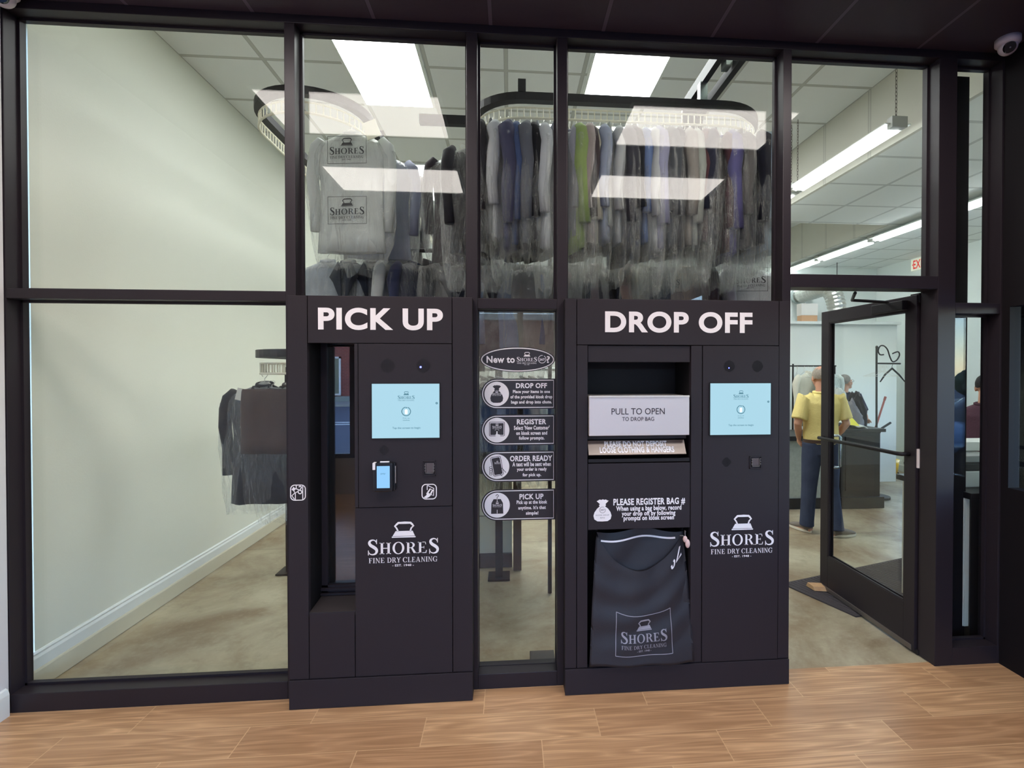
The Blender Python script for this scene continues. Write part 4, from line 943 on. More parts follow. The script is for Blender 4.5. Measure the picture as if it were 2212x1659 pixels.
for k, (px, cn, c, kd, face) in enumerate(ROW2):
    x, _ = at(px, 610, 1.0)
    R2T.append(garment(kd, c, (x, 1.08, 2.60), (R.uniform(-.25, .25) if face else PI / 2 - .5 + R.uniform(-.3, .3)), '%s %s in film, %s from left on the rail above the kiosks' % (cn, kd, ORD[k]), 'bagged clothes on the lower rail', R.randrange(4), scale=R.uniform(.92, 1.0)))
bag_badge(R2T[19], -.26, .25); bag_badge(R2T[15], -.26, .2)
# clothes on the lower level of the conveyors
jq = garment('jacket', (44, 46, 54), (-1.66, .84, 1.71), .05, 'dark blue jacket in film, hanging furthest left behind the pick up kiosk', 'clothes on the lower conveyor level', 0)
b = MB(); b.box(-.10, -.02, -.10, -.097, -.20, -.12, M=Matrix.Rotation(.25, 4, 'Y')).box(-.085, -.02, -.104, -.101, -.225, -.19); o = b.build('collar_paper', mat('collar_paper', (206, 206, 196), .7)); o.parent = jq
tq = garment('trousers', (88, 68, 64), (-1.46, .50, 1.66), -.05, 'brown folded trousers without film, in front of the dark blue jacket', 'clothes on the lower conveyor level', 1, film=False, name='folded_trousers'); tq.scale = (.95, .9, .56)
garment('jacket', (40, 38, 42), (-1.12, .58, 1.70), .9, 'black jacket in film beside the brown folded trousers', 'clothes on the lower conveyor level', 2)
garment('jacket', (60, 52, 50), (-1.62, 1.15, 1.70), .05, 'grey brown jacket hidden behind the dark blue jacket', 'clothes on the lower conveyor level', 3)
tg = MB().box(-1.335, -1.27, .515, .517, 1.15, 1.24).build('paper_tag', mat('tag_paper', (196, 194, 184), .7)); setp(tg, 'white paper tag pinned to the dark clothes by the pick up kiosk edge', 'tag')
rk2 = thing('garment_rail', 'steel rail at chest height behind the sticker column', 'rail', (.05, 1.5, 1.74))
MB().tube([(-.75, 1.5, 1.74), (.8, 1.5, 1.74)], .014, 10).build('tube', CHROME, rk2)
for x in (-.74, .79): MB().tube([(x, 1.5, 1.74), (x, 1.5, 0)], .014, 8).build('post', CHROME, rk2)
LOW = [(1045, 'dark navy', (36, 42, 62), 'jacket'), (1062, 'dark grey', (70, 68, 70), 'jacket'), (1080, 'faded blue', (112, 130, 164), 'shirt'), (1098, 'grey', (112, 108, 106), 'trousers'), (1116, 'brown', (84, 66, 58), 'trousers'), (1134, 'black', (44, 42, 44), 'jacket'), (1152, 'stone', (156, 152, 140), 'shirt'), (1172, 'pale green', (176, 190, 180), 'shirt'), (1190, 'grey green', (130, 132, 122), 'trousers')]
for k, (px, cn, c, kd) in enumerate(LOW):
    x, _ = at(px, 900, 1.4)
    garment(kd, c, (x, 1.5, 1.74), PI / 2 + R.uniform(-.25, .25), '%s %s between the stickers, %s from left on the chest-high rail' % (cn, kd, ORD[k]), 'clothes behind the sticker column', R.randrange(4), film=kd != 'trousers')
b = MB().box(.118, .262, .16, .26, -.004, .055, bev=.003).build('floor_box', mat('floor_box_grey', (66, 58, 56), .5)); setp(b, 'low dark metal box on the concrete at the foot of the centre pane', 'box')
# white cabinet and posts deeper in
cab = thing('white_cabinet', 'white metal cabinet on a black plinth seen below the stickers', 'cabinet', (-.55, 1.9, 0))
MB().box(-1.1, .02, 1.72, 2.2, .12, 1.0, bev=.006).build('body', mat('cabinet_white', (206, 210, 196), .5), cab); MB().box(-1.1, .02, 1.70, 2.2, 0, .12).build('plinth', mat('brown_plinth', (66, 54, 50), .5), cab)
MB().box(-1.09, .01, 1.712, 1.72, .86, .865).box(-1.09, .01, 1.712, 1.72, .45, .455).build('door_gap', mat('gap_grey', (120, 120, 110), .6), cab)
ps = MB().box(.03, .10, 1.62, 1.69, 0, 1.0).build('wooden_post', mat('dark_post', (74, 58, 50), .6)); setp(ps, 'short brown post standing beside the white cabinet', 'post')

# ------------------------------------------------------------------ hall: lights, sign
def strip_light(x, y0, y1, z, zc, label, chains):
    t = thing('strip_light', label, 'strip light', (x, (y0 + y1) / 2, z), 'fluorescent strip lights in the hall')
    MB().box(x - .10, x + .10, y0, y1, z + .022, z + .03).box(x - .04, x + .04, y0, y1, z + .03, z + .06).build('housing', mat('strip_white', (236, 240, 238), .4), t)
    MB().box(x - .06, x + .06, y0 - .02, y0 + .035, z - .005, z + .075, bev=.004).box(x - .06, x + .06, y1 - .035, y1 + .02, z - .005, z + .075, bev=.004).build('end_cap', mat('strip_grey', (188, 188, 184), .4), t)
    for s_ in (-.035, .035): MB().tube([(x + s_, y0 + .05, z), (x + s_, y1 - .05, z)], .016, 10).build('tube', TUBE, t, smooth=True)
    if chains:
        for y in (y0 + .02, y1 - .02):
            b = MB(); n = int((zc - z - .075) / .028)
            for k in range(n):
                zz = z + .085 + k * .028; a = (k % 2) * PI / 2
                b.tube([(x + .007 * math.cos(q) * math.cos(a), y + .007 * math.cos(q) * math.sin(a), zz + .018 * math.sin(q)) for q in [PI / 4 * j for j in range(8)]], .0022, 4, closed=True)
            b.build('chain', DSTEEL, t)
    return t
strip_light(2.82, .74, 2.05, 3.50, HB, 'chain-hung twin tube light nearest the top of the doorway pane', True)
strip_light(2.82, 2.12, 3.43, 3.50, HB, 'chain-hung twin tube light continuing beyond the nearest one', True)
for k, y in enumerate((1.42, 2.66, 3.90, 5.13)): strip_light(5.02, y, y + 1.2, 3.515, HL, 'tube light on the low hall ceiling, %s in the far row counted from the street' % ORD[k], False)
ex = thing('exit_sign', 'white EXIT sign with red letters high on the right hall wall', 'exit sign', (XR, 5.02, 3.5))
MB().box(XR - .045, XR, 4.80, 5.20, 3.385, 3.575, bev=.004).build('housing', mat('exit_white', (236, 236, 220), .4, emit=(236, 240, 220), estr=.15), ex)
b = MB(); text(b, 'EXIT', 0, .26, 0, .14, 0, .02)
for v in b.b.verts: v.co = Vector((XR - .047, 5.15 - v.co.x, 3.41 + v.co.z))
quads_ = [(XR - .047, 5.175, 3.48), (XR - .047, 5.155, 3.50), (XR - .047, 5.155, 3.46)]; b.poly(quads_); b.build('lettering', mat('exit_red', (214, 60, 50), .5, emit=(220, 60, 48), estr=.25), ex)
b = MB().box(3.6, 6.0, 4.66, 4.72, 0, 2.44).box(3.6, 6.02, 4.60, 4.74, 2.44, 2.48); struct(b.build('wall_partition', HALL_WALL))
dk = thing('flexible_duct', 'crinkled silver flexible duct dropping behind the white partition', 'duct', (5.3, 5.0, 2.7))
b = MB(); Q = smooth3([(5.22, 6.04, 3.08), (5.22, 5.6, 3.10), (5.2, 5.25, 3.10), (5.2, 5.06, 3.0), (5.23, 5.0, 2.8), (5.28, 5.0, 2.5)], 9); b.tube(Q, [.130 + .014 * (k % 2) for k in range(len(Q))], 16); b.build('hose', mat('duct_foil', (206, 206, 200), .28, metal=.9, bump=(40, .8)), dk)
MB().tube([(5.22, 6.05, 3.08), (5.22, 5.97, 3.08)], .155, 16).build('collar', CHROME, dk)
bx = thing('storage_box', 'white and tan carton on top of the white partition', 'box', (4.55, 4.67, 2.48))
MB().box(4.42, 4.67, 4.61, 4.73, 2.48, 2.57).build('carton', mat('tan_card', (206, 164, 128), .7), bx); MB().box(4.415, 4.675, 4.605, 4.735, 2.57, 2.75).build('lid', mat('white_card', (226, 224, 220), .7), bx)
b = MB().tube([(5.65, 5.6, HL), (5.65, 5.6, 2.3)], .006, 6).build('hanging_cable', DARKM); setp(b, 'thin dark cable hanging from the low ceiling behind the partition', 'cable')

# ------------------------------------------------------------------ people
SKIN = mat('skin', (196, 146, 122), .55, spec=.35)
def voxel(o, size, k=2):
    m = o.modifiers.new('remesh', 'REMESH'); m.mode = 'VOXEL'; m.voxel_size = size; m.use_smooth_shade = True
    m2 = o.modifiers.new('smooth', 'SMOOTH'); m2.iterations = k; m2.factor = .5
    return o
def hand(mb, wrist, d, palm_n, size=1.0, curl=.5, thumb=1):
    """palm with five bent fingers; d: direction wrist -> fingertips, palm_n: the way the palm faces"""
    d = Vector(d).normalized(); nrm = Vector(palm_n); nrm = (nrm - d * nrm.dot(d)).normalized(); s_ = d.cross(nrm); w = Vector(wrist); k = size
    mb.loft([(w - d * .02 * k, .026 * k, .02 * k), (w + d * .03 * k, .034 * k, .017 * k), (w + d * .065 * k, .042 * k, .015 * k), (w + d * .092 * k, .041 * k, .012 * k)], 14, side=s_)
    for i, (off, L) in enumerate(((-.030, .070), (-.010, .080), (.011, .074), (.030, .058))):
        b = w + d * .086 * k + s_ * off * k; a = curl * (.75 + .12 * i); P0 = b; pts = [P0]
        for j, f in enumerate((.45, .32, .23)):
            ang = a * (j + .6); P0 = P0 + (d * math.cos(ang) + nrm * math.sin(ang)) * L * f * k; pts.append(P0)
        mb.tube(pts, [.0095 * k, .009 * k, .0085 * k, .0065 * k], 8)
    t0 = w + d * .028 * k + s_ * thumb * -.030 * k; t1 = t0 + (d * .6 - s_ * thumb * .7 + nrm * .35) * .038 * k; t2 = t1 + (d * .85 - s_ * thumb * .25 + nrm * .4) * .032 * k
    mb.tube([t0, t1, t2], [.013 * k, .011 * k, .008 * k], 8)
def head(mb, c, yaw, tilt=0, k=1.0):
    """skull, jaw, nose, ears, neck-ready; looks along +y turned by yaw"""
    M = Matrix.Translation(c) @ Matrix.Rotation(yaw, 4, 'Z') @ Matrix.Rotation(-tilt, 4, 'X')
    T = lambda x, y, z: M @ Vector((x * k, y * k, z * k)); R3 = M.to_3x3(); ml = Matrix(R3).to_4x4()
    mb.ell(T(0, -.012, .035), .076 * k, .094 * k, .086 * k, 20, 14, ml); mb.ell(T(0, .022, -.028), .062 * k, .070 * k, .078 * k, 18, 12, ml); mb.ell(T(0, .060, -.084), .030 * k, .028 * k, .026 * k, 12, 8, ml)
    mb.ell(T(0, .086, .012), .050 * k, .016 * k, .014 * k, 12, 8, ml)
    mb.loft([(T(0, .088, .010), .008 * k, .008 * k), (T(0, .104, -.020), .011 * k, .012 * k), (T(0, .106, -.034), .015 * k, .010 * k), (T(0, .088, -.040), .012 * k, .008 * k)], 10)
    mb.ell(T(0, .086, -.060), .022 * k, .012 * k, .007 * k, 12, 6, ml)
    for s_ in (-1, 1):
        mb.ell(T(s_ * .076, -.006, -.008), .012 * k, .021 * k, .033 * k, 10, 8, ml); mb.ell(T(s_ * .038, .062, -.022), .026 * k, .022 * k, .022 * k, 10, 8, ml)
    return T, ml
def person(label, base, H=1.75, turn=0.0, legs=None, arms=None, head_yaw=0, head_tilt=0, tops=((210, 180, 90),), pants=(52, 60, 84), hair=(150, 140, 130), bald=False, long_sleeve=False, shoes=(120, 112, 104), glasses=False, belt=None):
    t = thing('person', label, 'person', base); k = H / 1.75
    cs, sn = math.cos(turn), math.sin(turn)
    def W_(p): return Vector((base[0] + (p[0] * cs - p[1] * sn) * k, base[1] + (p[0] * sn + p[1] * cs) * k, base[2] + p[2] * k))
    def S(v): return Vector((v[0] * cs - v[1] * sn, v[0] * sn + v[1] * cs, v[2]))
    sd = S((1, 0, 0))
    legs = legs or {-1: [(-.09, 0, .93), (-.105, .015, .50), (-.11, -.01, .09)], 1: [(.09, 0, .93), (.105, .015, .50), (.11, -.01, .09)]}
    arms = arms or {-1: [(-.19, 0, 1.43), (-.25, -.02, 1.15), (-.24, .07, .90)], 1: [(.19, 0, 1.43), (.25, -.02, 1.15), (.24, .07, .90)]}
    b = MB()
    b.loft([(W_((0, 0, .88)), .15 * k, .11 * k), (W_((0, 0, .98)), .16 * k, .115 * k), (W_((0, .01, 1.12)), .145 * k, .11 * k), (W_((0, .01, 1.28)), .165 * k, .12 * k), (W_((0, 0, 1.40)), .175 * k, .10 * k), (W_((0, -.01, 1.46)), .10 * k, .07 * k)], 20, side=sd)
    hc = (0, .025, 1.64)
    b.loft([(W_((0, -.015, 1.42)), .07 * k, .065 * k), (W_((0, -.01, 1.50)), .057 * k, .06 * k), (W_((0, .01, 1.60)), .055 * k, .06 * k)], 16, side=sd)
    T, ml = head(b, W_(hc), turn + head_yaw, head_tilt, k)
    for s_ in (-1, 1):
        h_, kn, an = [W_(p) for p in legs[s_][:3]]
        b.loft([(h_, .085 * k, .09 * k), (h_.lerp(kn, .5), .075 * k, .08 * k), (kn, .052 * k, .055 * k), (kn.lerp(an, .35), .052 * k, .056 * k), (an, .036 * k, .04 * k)], 16, side=sd)
        fx = S(legs[s_][3] if len(legs[s_]) > 3 else (0, 1, 0)); b.loft([(an - Vector((0, 0, .05 * k)) - fx * .05 * k, .03 * k, .03 * k), (an + fx * .06 * k - Vector((0, 0, .055 * k)), .042 * k, .026 * k), (an + fx * .17 * k - Vector((0, 0, .065 * k)), .035 * k, .016 * k)], 12)
        a = [W_(p) for p in arms[s_][:3]]
        b.loft([(a[0], .052 * k, .052 * k), (a[0].lerp(a[1], .5), .046 * k, .048 * k), (a[1], .038 * k, .04 * k), (a[1].lerp(a[2], .4), .037 * k, .04 * k), (a[2], .024 * k, .028 * k)], 14)
        hand(b, a[2], a[2] - a[1], S(arms[s_][3]) if len(arms[s_]) > 3 else S((-s_, .1, 0)), k, .45, thumb=s_)
    o = voxel(b.build('body', SKIN, t, smooth=True), .0075, 2)
    # hair cap
    b = MB(); hm = lambda x, y, z: T(x, y, z); hk = 0 if not bald else .012
    g = MB(); b = MB()
    def cap(u, v):
        th = 2 * PI * u; ph = v * PI * (.62 if math.cos(th - PI / 2) < .2 else .62 - .30 * math.cos(th - PI / 2)); 
        return hm(.083 * math.sin(ph) * math.cos(th), -.012 + .101 * math.sin(ph) * math.sin(th), .035 + .094 * math.cos(ph) + .003 * math.sin(th * 9 + v * 20) - hk)
    b.grid(cap, 40, 16, close_u=True); b.build('hair', mat('hair_%d_%d_%d' % hair, hair, .7, bump=(180, .6), vary=(60, tuple(max(0, c - 40) for c in hair))), t, smooth=True)
    for s_ in (-1, 1):
        MB().ell(T(s_ * .031, .079, .0), .012, .010, .009, 10, 8).build('eye', mat('eye_white', (226, 222, 216), .3), t, smooth=True)
    MB().loft([(T(-.024, .094, -.058), .002, .002), (T(0, .099, -.057), .004, .004), (T(.024, .094, -.058), .002, .002)], 8).build('mouth', mat('lip', (150, 92, 84), .5), t, smooth=True)
    if glasses:
        b = MB()
        for s_ in (-1, 1):
            b.tube([T(s_ * .034 + .024 * math.cos(a * PI / 8), .104, .0 + .018 * math.sin(a * PI / 8)) for a in range(16)], .0018, 6, closed=True); b.tube([T(s_ * .058, .104, .004), T(s_ * .084, .06, .006), T(s_ * .086, -.02, .002)], .0018, 6)
        b.tube([T(-.010, .106, .004), T(.010, .106, .004)], .0018, 6); b.build('glasses', mat('spectacle_frame', (70, 66, 62), .3, metal=.5), t)
    # shirt
    b = MB(); e = .016 * k
    sec = [((0, 0, .945), .172, .128), ((0, .0, 1.00), .178, .132), ((0, .01, 1.06), .178, .132), ((0, .01, 1.15), .172, .13), ((0, .01, 1.28), .188, .14), ((0, 0, 1.38), .198, .125), ((0, -.005, 1.44), .165, .095), ((0, -.01, 1.485), .075, .072)]
    b.loft([(W_(c), a * k, d_ * k) for c, a, d_ in sec], 30, side=sd)
    for s_ in (-1, 1):
        a = [W_(p) for p in arms[s_][:3]]
        if long_sleeve: q = [(a[0] - S((s_ * .05, 0, 0)) * k, .068 * k, .07 * k), (a[0].lerp(a[1], .3), .066 * k, .07 * k), (a[1], .054 * k, .058 * k), (a[1].lerp(a[2], .5), .048 * k, .05 * k), (a[1].lerp(a[2], .93), .038 * k, .04 * k)]
        else: q = [(a[0] - S((s_ * .06, 0, 0)) * k, .072 * k, .075 * k), (a[0] + Vector((0, 0, .01)), .07 * k, .075 * k), (a[0].lerp(a[1], .35), .07 * k, .076 * k), (a[0].lerp(a[1], .82), .074 * k, .08 * k)]
        b.loft(q, 18)
    o = voxel(b.build('shirt', mat('shirt_%d_%d_%d' % tops[0], tops[0], .85, spec=.2, bump=(70, .35)), t, smooth=True), .010, 1)
    b = MB(); b.tube([W_((.078 * math.cos(q * PI / 9), -.008 + .072 * math.sin(q * PI / 9), 1.487 + .006 * math.sin(q * PI / 9))) for q in range(18)], .014 * k, 8, closed=True); b.build('collar', MATS['shirt_%d_%d_%d' % tops[0]], t, smooth=True)
    # trousers
    b = MB(); b.loft([(W_((0, 0, .84)), .155 * k, .12 * k), (W_((0, 0, .92)), .17 * k, .13 * k), (W_((0, 0, .985)), .168 * k, .126 * k)], 28, side=sd)
    for s_ in (-1, 1):
        h_, kn, an = [W_(p) for p in legs[s_][:3]]
        b.loft([(h_ + Vector((0, 0, .03)), .094 * k, .108 * k), (h_.lerp(kn, .3), .094 * k, .102 * k), (kn, .076 * k, .08 * k), (kn.lerp(an, .5), .07 * k, .076 * k), (an.lerp(kn, .08), .068 * k, .078 * k), (an - Vector((0, 0, .025)), .070 * k, .082 * k)], 22, side=sd)
    voxel(b.build('trousers', mat('denim_%d_%d_%d' % pants, pants, .85, spec=.2, bump=(160, .3), vary=(9, tuple(min(255, c + 26) for c in pants))), t, smooth=True), .010, 1)
    if belt:
        b = MB(); b.loft([(W_((0, 0, .962)), .180 * k, .138 * k), (W_((0, 0, .998)), .182 * k, .139 * k)], 30, cap=False, side=sd); b.build('belt', mat('belt_leather', belt, .5), t, smooth=True)
    for s_ in (-1, 1):
        an = W_(legs[s_][2]); fx = S(legs[s_][3] if len(legs[s_]) > 3 else (0, 1, 0)).normalized(); z0 = base[2]; sx = fx.cross(Vector((0, 0, 1)))
        F3 = lambda u, v, z: Vector((an.x, an.y, 0)) + fx * u * k + sx * v * k + Vector((0, 0, z0 + z))
        b = MB()
        def sole(z, g_): return [b.b.verts.new(F3(.085 + .145 * math.cos(q * PI / 14) * g_, (.046 - .012 * max(0, -math.cos(q * PI / 14))) * math.sin(q * PI / 14) * g_, z)) for q in range(28)]
        b.skin([sole(.0, 1.0), sole(.024, 1.02)]); so = b
        u_ = MB(); u_.loft([(F3(-.055, 0, .05), .028 * k, .03), (F3(-.035, 0, .052), .038 * k, .045), (F3(.03, 0, .058), .042 * k, .048), (F3(.10, 0, .045), .044 * k, .032), (F3(.18, 0, .034), .040 * k, .022), (F3(.215, 0, .028), .022 * k, .012)], 18, side=sx)
        sh = u_.build('shoe', mat('shoe_%d_%d_%d' % shoes, shoes, .8, bump=(200, .3)), t, smooth=True); so.build('sole', mat('shoe_rubber', (226, 220, 204), .6), sh)
    return t
person('person in a yellow polo shirt and blue jeans seen from behind, hands in front pockets', (3.29, 2.36, 0), 1.765, turn=-.12,
       legs={-1: [(-.09, 0, .93), (-.105, .03, .50), (-.115, .06, .09), (-.45, 1, 0)], 1: [(.09, 0, .93), (.105, .0, .50), (.115, -.10, .09), (1, .25, 0)]},
       arms={-1: [(-.18, 0, 1.425), (-.255, -.03, 1.16), (-.175, .12, .985), (1, .3, 0)], 1: [(.18, 0, 1.425), (.25, -.02, 1.16), (.185, .13, .975), (-1, .3, 0)]},
       tops=((224, 206, 136),), pants=(46, 54, 76), hair=(168, 158, 146), bald=True, belt=(70, 50, 40))
person('person with grey hair and glasses in a dark navy shirt, bending over the heaped counter', (4.77, 4.12, 0), 1.66, turn=-1.15, head_yaw=-.25, head_tilt=-.28, tops=((36, 40, 64),), pants=(50, 50, 56), hair=(150, 146, 142), long_sleeve=False, glasses=True,
       arms={-1: [(-.19, 0, 1.43), (-.24, .10, 1.18), (-.16, .30, 1.10), (.3, 0, -1)], 1: [(.19, 0, 1.43), (.24, .10, 1.18), (.16, .30, 1.10), (-.3, 0, -1)]})
person('dark-haired person in a plum top behind the near counter, seen through the sidelight', (4.32, 1.52, 0), 1.68, turn=-.9, tops=((84, 56, 68),), pants=(40, 38, 44), hair=(44, 38, 38), long_sleeve=True,
       arms={-1: [(-.19, 0, 1.43), (-.25, .02, 1.16), (-.12, .20, 1.12), (0, 0, -1)], 1: [(.19, 0, 1.43), (.25, .02, 1.16), (.12, .20, 1.12), (0, 0, -1)]})

# ------------------------------------------------------------------ hall furniture
GREYWOOD = mat('pale_grey_wood', (178, 182, 170), .6, vary=(26, (140, 146, 136)))
BLKLAM = mat('black_laminate', (30, 27, 29), .35)
ct = thing('service_counter', 'long service counter with pale grey wood front and black top behind the person in yellow', 'counter', (3.7, 3.6, 0))
MB().box(3.2, 4.12, 3.30, 3.85, .13, .86).build('front_panel', GREYWOOD, ct); MB().box(3.2, 4.12, 3.28, 3.85, 0, .13).build('plinth', BLKLAM, ct); MB().box(3.15, 4.14, 3.22, 3.9, .86, .92, bev=.004).build('countertop', BLKLAM, ct)
cb_ = thing('corner_pedestal', 'black panelled pedestal ending the service counter, heaped with clothes', 'counter', (4.43, 3.5, 0))
MB().box(4.14, 4.66, 3.27, 3.85, .14, .96).build('body', BLKLAM, cb_); MB().box(4.13, 4.70, 3.24, 3.88, 0, .14, bev=.004).build('plinth', BLKLAM, cb_); MB().box(4.12, 4.70, 3.22, 3.9, .96, 1.0, bev=.004).build('top', BLKLAM, cb_)
MB().box(4.2, 4.58, 3.262, 3.27, .22, .90).build('panel', mat('black_panel_gloss', (40, 34, 34), .3), cb_)
def heap(name, label, cat, c, r, h, m, seed, grp=None):
    b = MB(); n1, n2 = 34, 14
    def f(u, v):
        th = 2 * PI * u; ph = v * PI / 2; d = Vector((math.cos(th) * math.sin(ph), math.sin(th) * math.sin(ph), math.cos(ph)))
        q = 1 + .28 * noise.noise(d * 2.1 + Vector((seed, 0, 0))) + .14 * noise.noise(d * 6 + Vector((0, seed, 0)))
        return Vector((c[0] + d.x * r[0] * q, c[1] + d.y * r[1] * q, c[2] + max(0, d.z) * h * q))
    b.grid(f, n1, n2, close_u=True)
    b.grid(lambda u, v: Vector((f(u, 1).x, f(u, 1).y, c[2])).lerp(Vector(c), v), n1, 2, close_u=True)
    bmesh.ops.remove_doubles(b.b, verts=b.b.verts, dist=.0005)
    o = b.build(name, m, None, smooth=True); return setp(o, label, cat, grp)
heap('clothes_pile', 'heap of black clothes on the far end of the black pedestal', 'clothes', (4.60, 3.66, 1.0), (.13, .16), .42, cloth((34, 33, 40)), 3)
heap('clothes_pile', 'grey folded clothes heaped on the black pedestal', 'clothes', (4.42, 3.50, 1.0), (.15, .14), .32, cloth((118, 118, 126)), 8)
heap('film_bundle', 'bundle of pale blue film lying over the grey clothes on the pedestal', 'plastic bag', (4.36, 3.66, 1.0), (.20, .12), .46, FILM2, 5)
b = MB(); b.grid(lambda u, v: Vector((4.12 + .40 * u, 3.30 + .10 * v + .02 * math.sin(u * 6), 1.012 + .17 * (1 - u) * (1 - .5 * abs(u - .3)) * (.4 + .6 * v) + .012 * math.sin(u * 17))), 18, 5); sol = b.build('white_garment', cloth((236, 236, 226)), None, smooth=True); m_ = sol.modifiers.new('s', 'SOLIDIFY'); m_.thickness = .012; setp(sol, 'white garment spread on the front edge of the black pedestal', 'clothes')
b = MB().prism([(4.22, 3.285, 1.05), (4.40, 3.285, 1.03), (4.33, 3.31, 1.12), (4.24, 3.32, 1.19)], (0, .006, .002)); o = b.build('yellow_slip', mat('yellow_paper', (238, 226, 70), .6)); setp(o, 'bright yellow paper slip lying on the white garment', 'paper')
# hanger stand with scroll
st = thing('hanger_stand', 'black iron stand with an S scroll, rising from the pedestal and carrying hangers', 'hanger stand', (4.68, 3.75, 0))
IRON = mat('wrought_iron', (26, 24, 24), .4); sx_ = 4.93; sy_ = 3.75
def A(px, py): x, z = at(px, py, sy_); return (x, sy_, z)
MB().tube([A(1893.5, 752), A(1893.5, 1101)], .013, 10).build('pole', IRON, st); MB().ell(A(1894, 750), .018, .018, .022).build('finial', IRON, st, smooth=True)
scr = smooth2([(1909, 766), (1901, 766), (1897, 758), (1901, 748), (1909, 747), (1917, 755), (1922, 770), (1928, 781), (1937, 778), (1943, 767), (1940, 760), (1932, 762), (1928, 764)], 5)
MB().tube([A(*p) for p in scr], .009, 8).build('scroll', IRON, st, smooth=True); MB().tube([A(1893, 785), A(1945, 785.5)], .011, 8).build('arm', IRON, st)
bs = A(1893.5, 1101); MB().cyl((bs[0], sy_, 0), (bs[0], sy_, .025), .16).build('base', IRON, st)
for k in range(7):
    h = bpy.data.objects.new('wire_hanger', HM); COL.objects.link(h); x, z = at(1899 + k * 3.2, 787, sy_); h.location = (x, sy_ + .01 * (k % 3), z - .028); h.rotation_euler = (0, 0, R.uniform(-.5, .5)); setp(h, 'thin white wire hanger in the cluster on the scroll stand arm', 'hanger', 'wire hangers on the scroll stand')
b = MB(); x, z = at(1927, 787, sy_); b.tube([(x, sy_, z + .016), (x + .012, sy_, z), (x, sy_, z - .02), (x, sy_, z - .05)], .003, 6); b.tube([(x - .17, sy_, z - .24), (x - .1, sy_, z - .14), (x, sy_, z - .055), (x + .1, sy_, z - .14), (x + .19, sy_, z - .24)], [.010, .017, .020, .017, .010], 8, flat=.6)
setp(b.build('wooden_hanger', IRON, None, smooth=True), 'black broad-shouldered hanger at the end of the scroll stand arm', 'hanger')
# garment rack left
gr = thing('garment_rack', 'thin black garment rack behind the person in yellow', 'garment rack', (4.25, 4.05, 0))
yq = 4.05; G = lambda px, py: (at(px, py, yq)[0], yq, at(px, py, yq)[1])
MB().tube([G(1713, 786), (G(1713, 786)[0], yq, .02)], .012, 8).build('upright', IRON, gr); MB().tube([(G(1806, 790)[0] - .02, yq, G(1806, 790)[2]), (G(1806, 790)[0] - .02, yq, .02)], .012, 8).build('upright', IRON, gr); MB().tube([G(1704, 790.5), G(1806, 790.5)], .010, 8).build('bar', IRON, gr)
for x in (G(1713, 1)[0], G(1806, 1)[0] - .02): MB().box(x - .025, x + .025, yq - .2, yq + .2, 0, .03).build('foot', IRON, gr)
for k, px in enumerate((1722, 1737, 1756)):
    h = bpy.data.objects.new('wire_hanger', HM); COL.objects.link(h); x, y, z = G(px, 791); h.location = (x, yq, z - .016); h.rotation_euler = (0, 0, 1.2 + .2 * k); setp(h, ('bare wire hanger nearest the end of the black garment rack', 'second wire hanger on the black garment rack', 'wire hanger above the head of the person in yellow')[k], 'hanger')
garment('shirt', (226, 222, 200), (G(1752, 1)[0], yq, G(1752, 793)[2]), .3, 'cream shirt without film on the garment rack behind the person in yellow', 'clothes on the garment rack', 1, film=False, name='hung_shirt')
garment('shirt', (214, 226, 222), (G(1792, 1)[0], yq - .06, G(1792, 793)[2]), .4, 'white shirt under film between the two standing people', 'clothes on the garment rack', 2, milky=True)
b = MB(); p0, p1 = at(1892, 922, 4.0), at(1917, 862, 4.0); b.tube([(p0[0], 4.0, p0[1]), (p1[0], 4.05, p1[1])], .013, 8); b.tube([(p1[0] - .008, 4.048, p1[1] - .02), (p1[0] + .012, 4.052, p1[1] + .03)], .016, 8); b.tube([(p0[0], 4.0, p0[1]), (p0[0] - .45, 3.96, .02)], .013, 8)
setp(b.build('broom_handle', mat('red_handle', (150, 70, 62), .5)), 'red broom handle leaning behind the black pedestal', 'broom')
b = MB(); p0, p1 = at(1905, 925, 4.0), at(1924, 913, 4.0); b.tube([(p0[0], 4.0, p0[1]), (p1[0], 4.0, p1[1])], .016, 8); b.tube([(p0[0], 4.0, p0[1]), (p0[0] - .1, 4.0, .75), (p0[0] - .16, 4.02, .02)], .016, 8); setp(b.build('dark_handle', IRON), 'short dark handle poking out behind the black pedestal', 'broom')
yb = thing('mop_bucket', 'yellow plastic mop bucket on the floor against the hall wall', 'bucket', (6.3, 5.3, 0))
YEL = mat('yellow_plastic', (232, 178, 30), .4)
b = MB(); b.loft([((6.28, 5.25, .02), .20, .15), ((6.28, 5.25, .20), .22, .16), ((6.28, 5.25, .24), .23, .17)], 24); b.build('tub', YEL, yb, smooth=True)
MB().prism([(6.10, 5.14, .24), (6.40, 5.14, .24), (6.24, 5.14, .34), (6.16, 5.14, .34)], (0, .2, 0)).build('wringer', YEL, yb)
for dx in (-.15, .15): MB().cyl((6.28 + dx, 5.14, .02), (6.28 + dx, 5.16, .02), .02, n=12).build('caster', IRON, yb)
MB().cyl((6.26, 5.09, .12), (6.26, 5.105, .12), .014, n=10).build('drain_cap', IRON, yb)
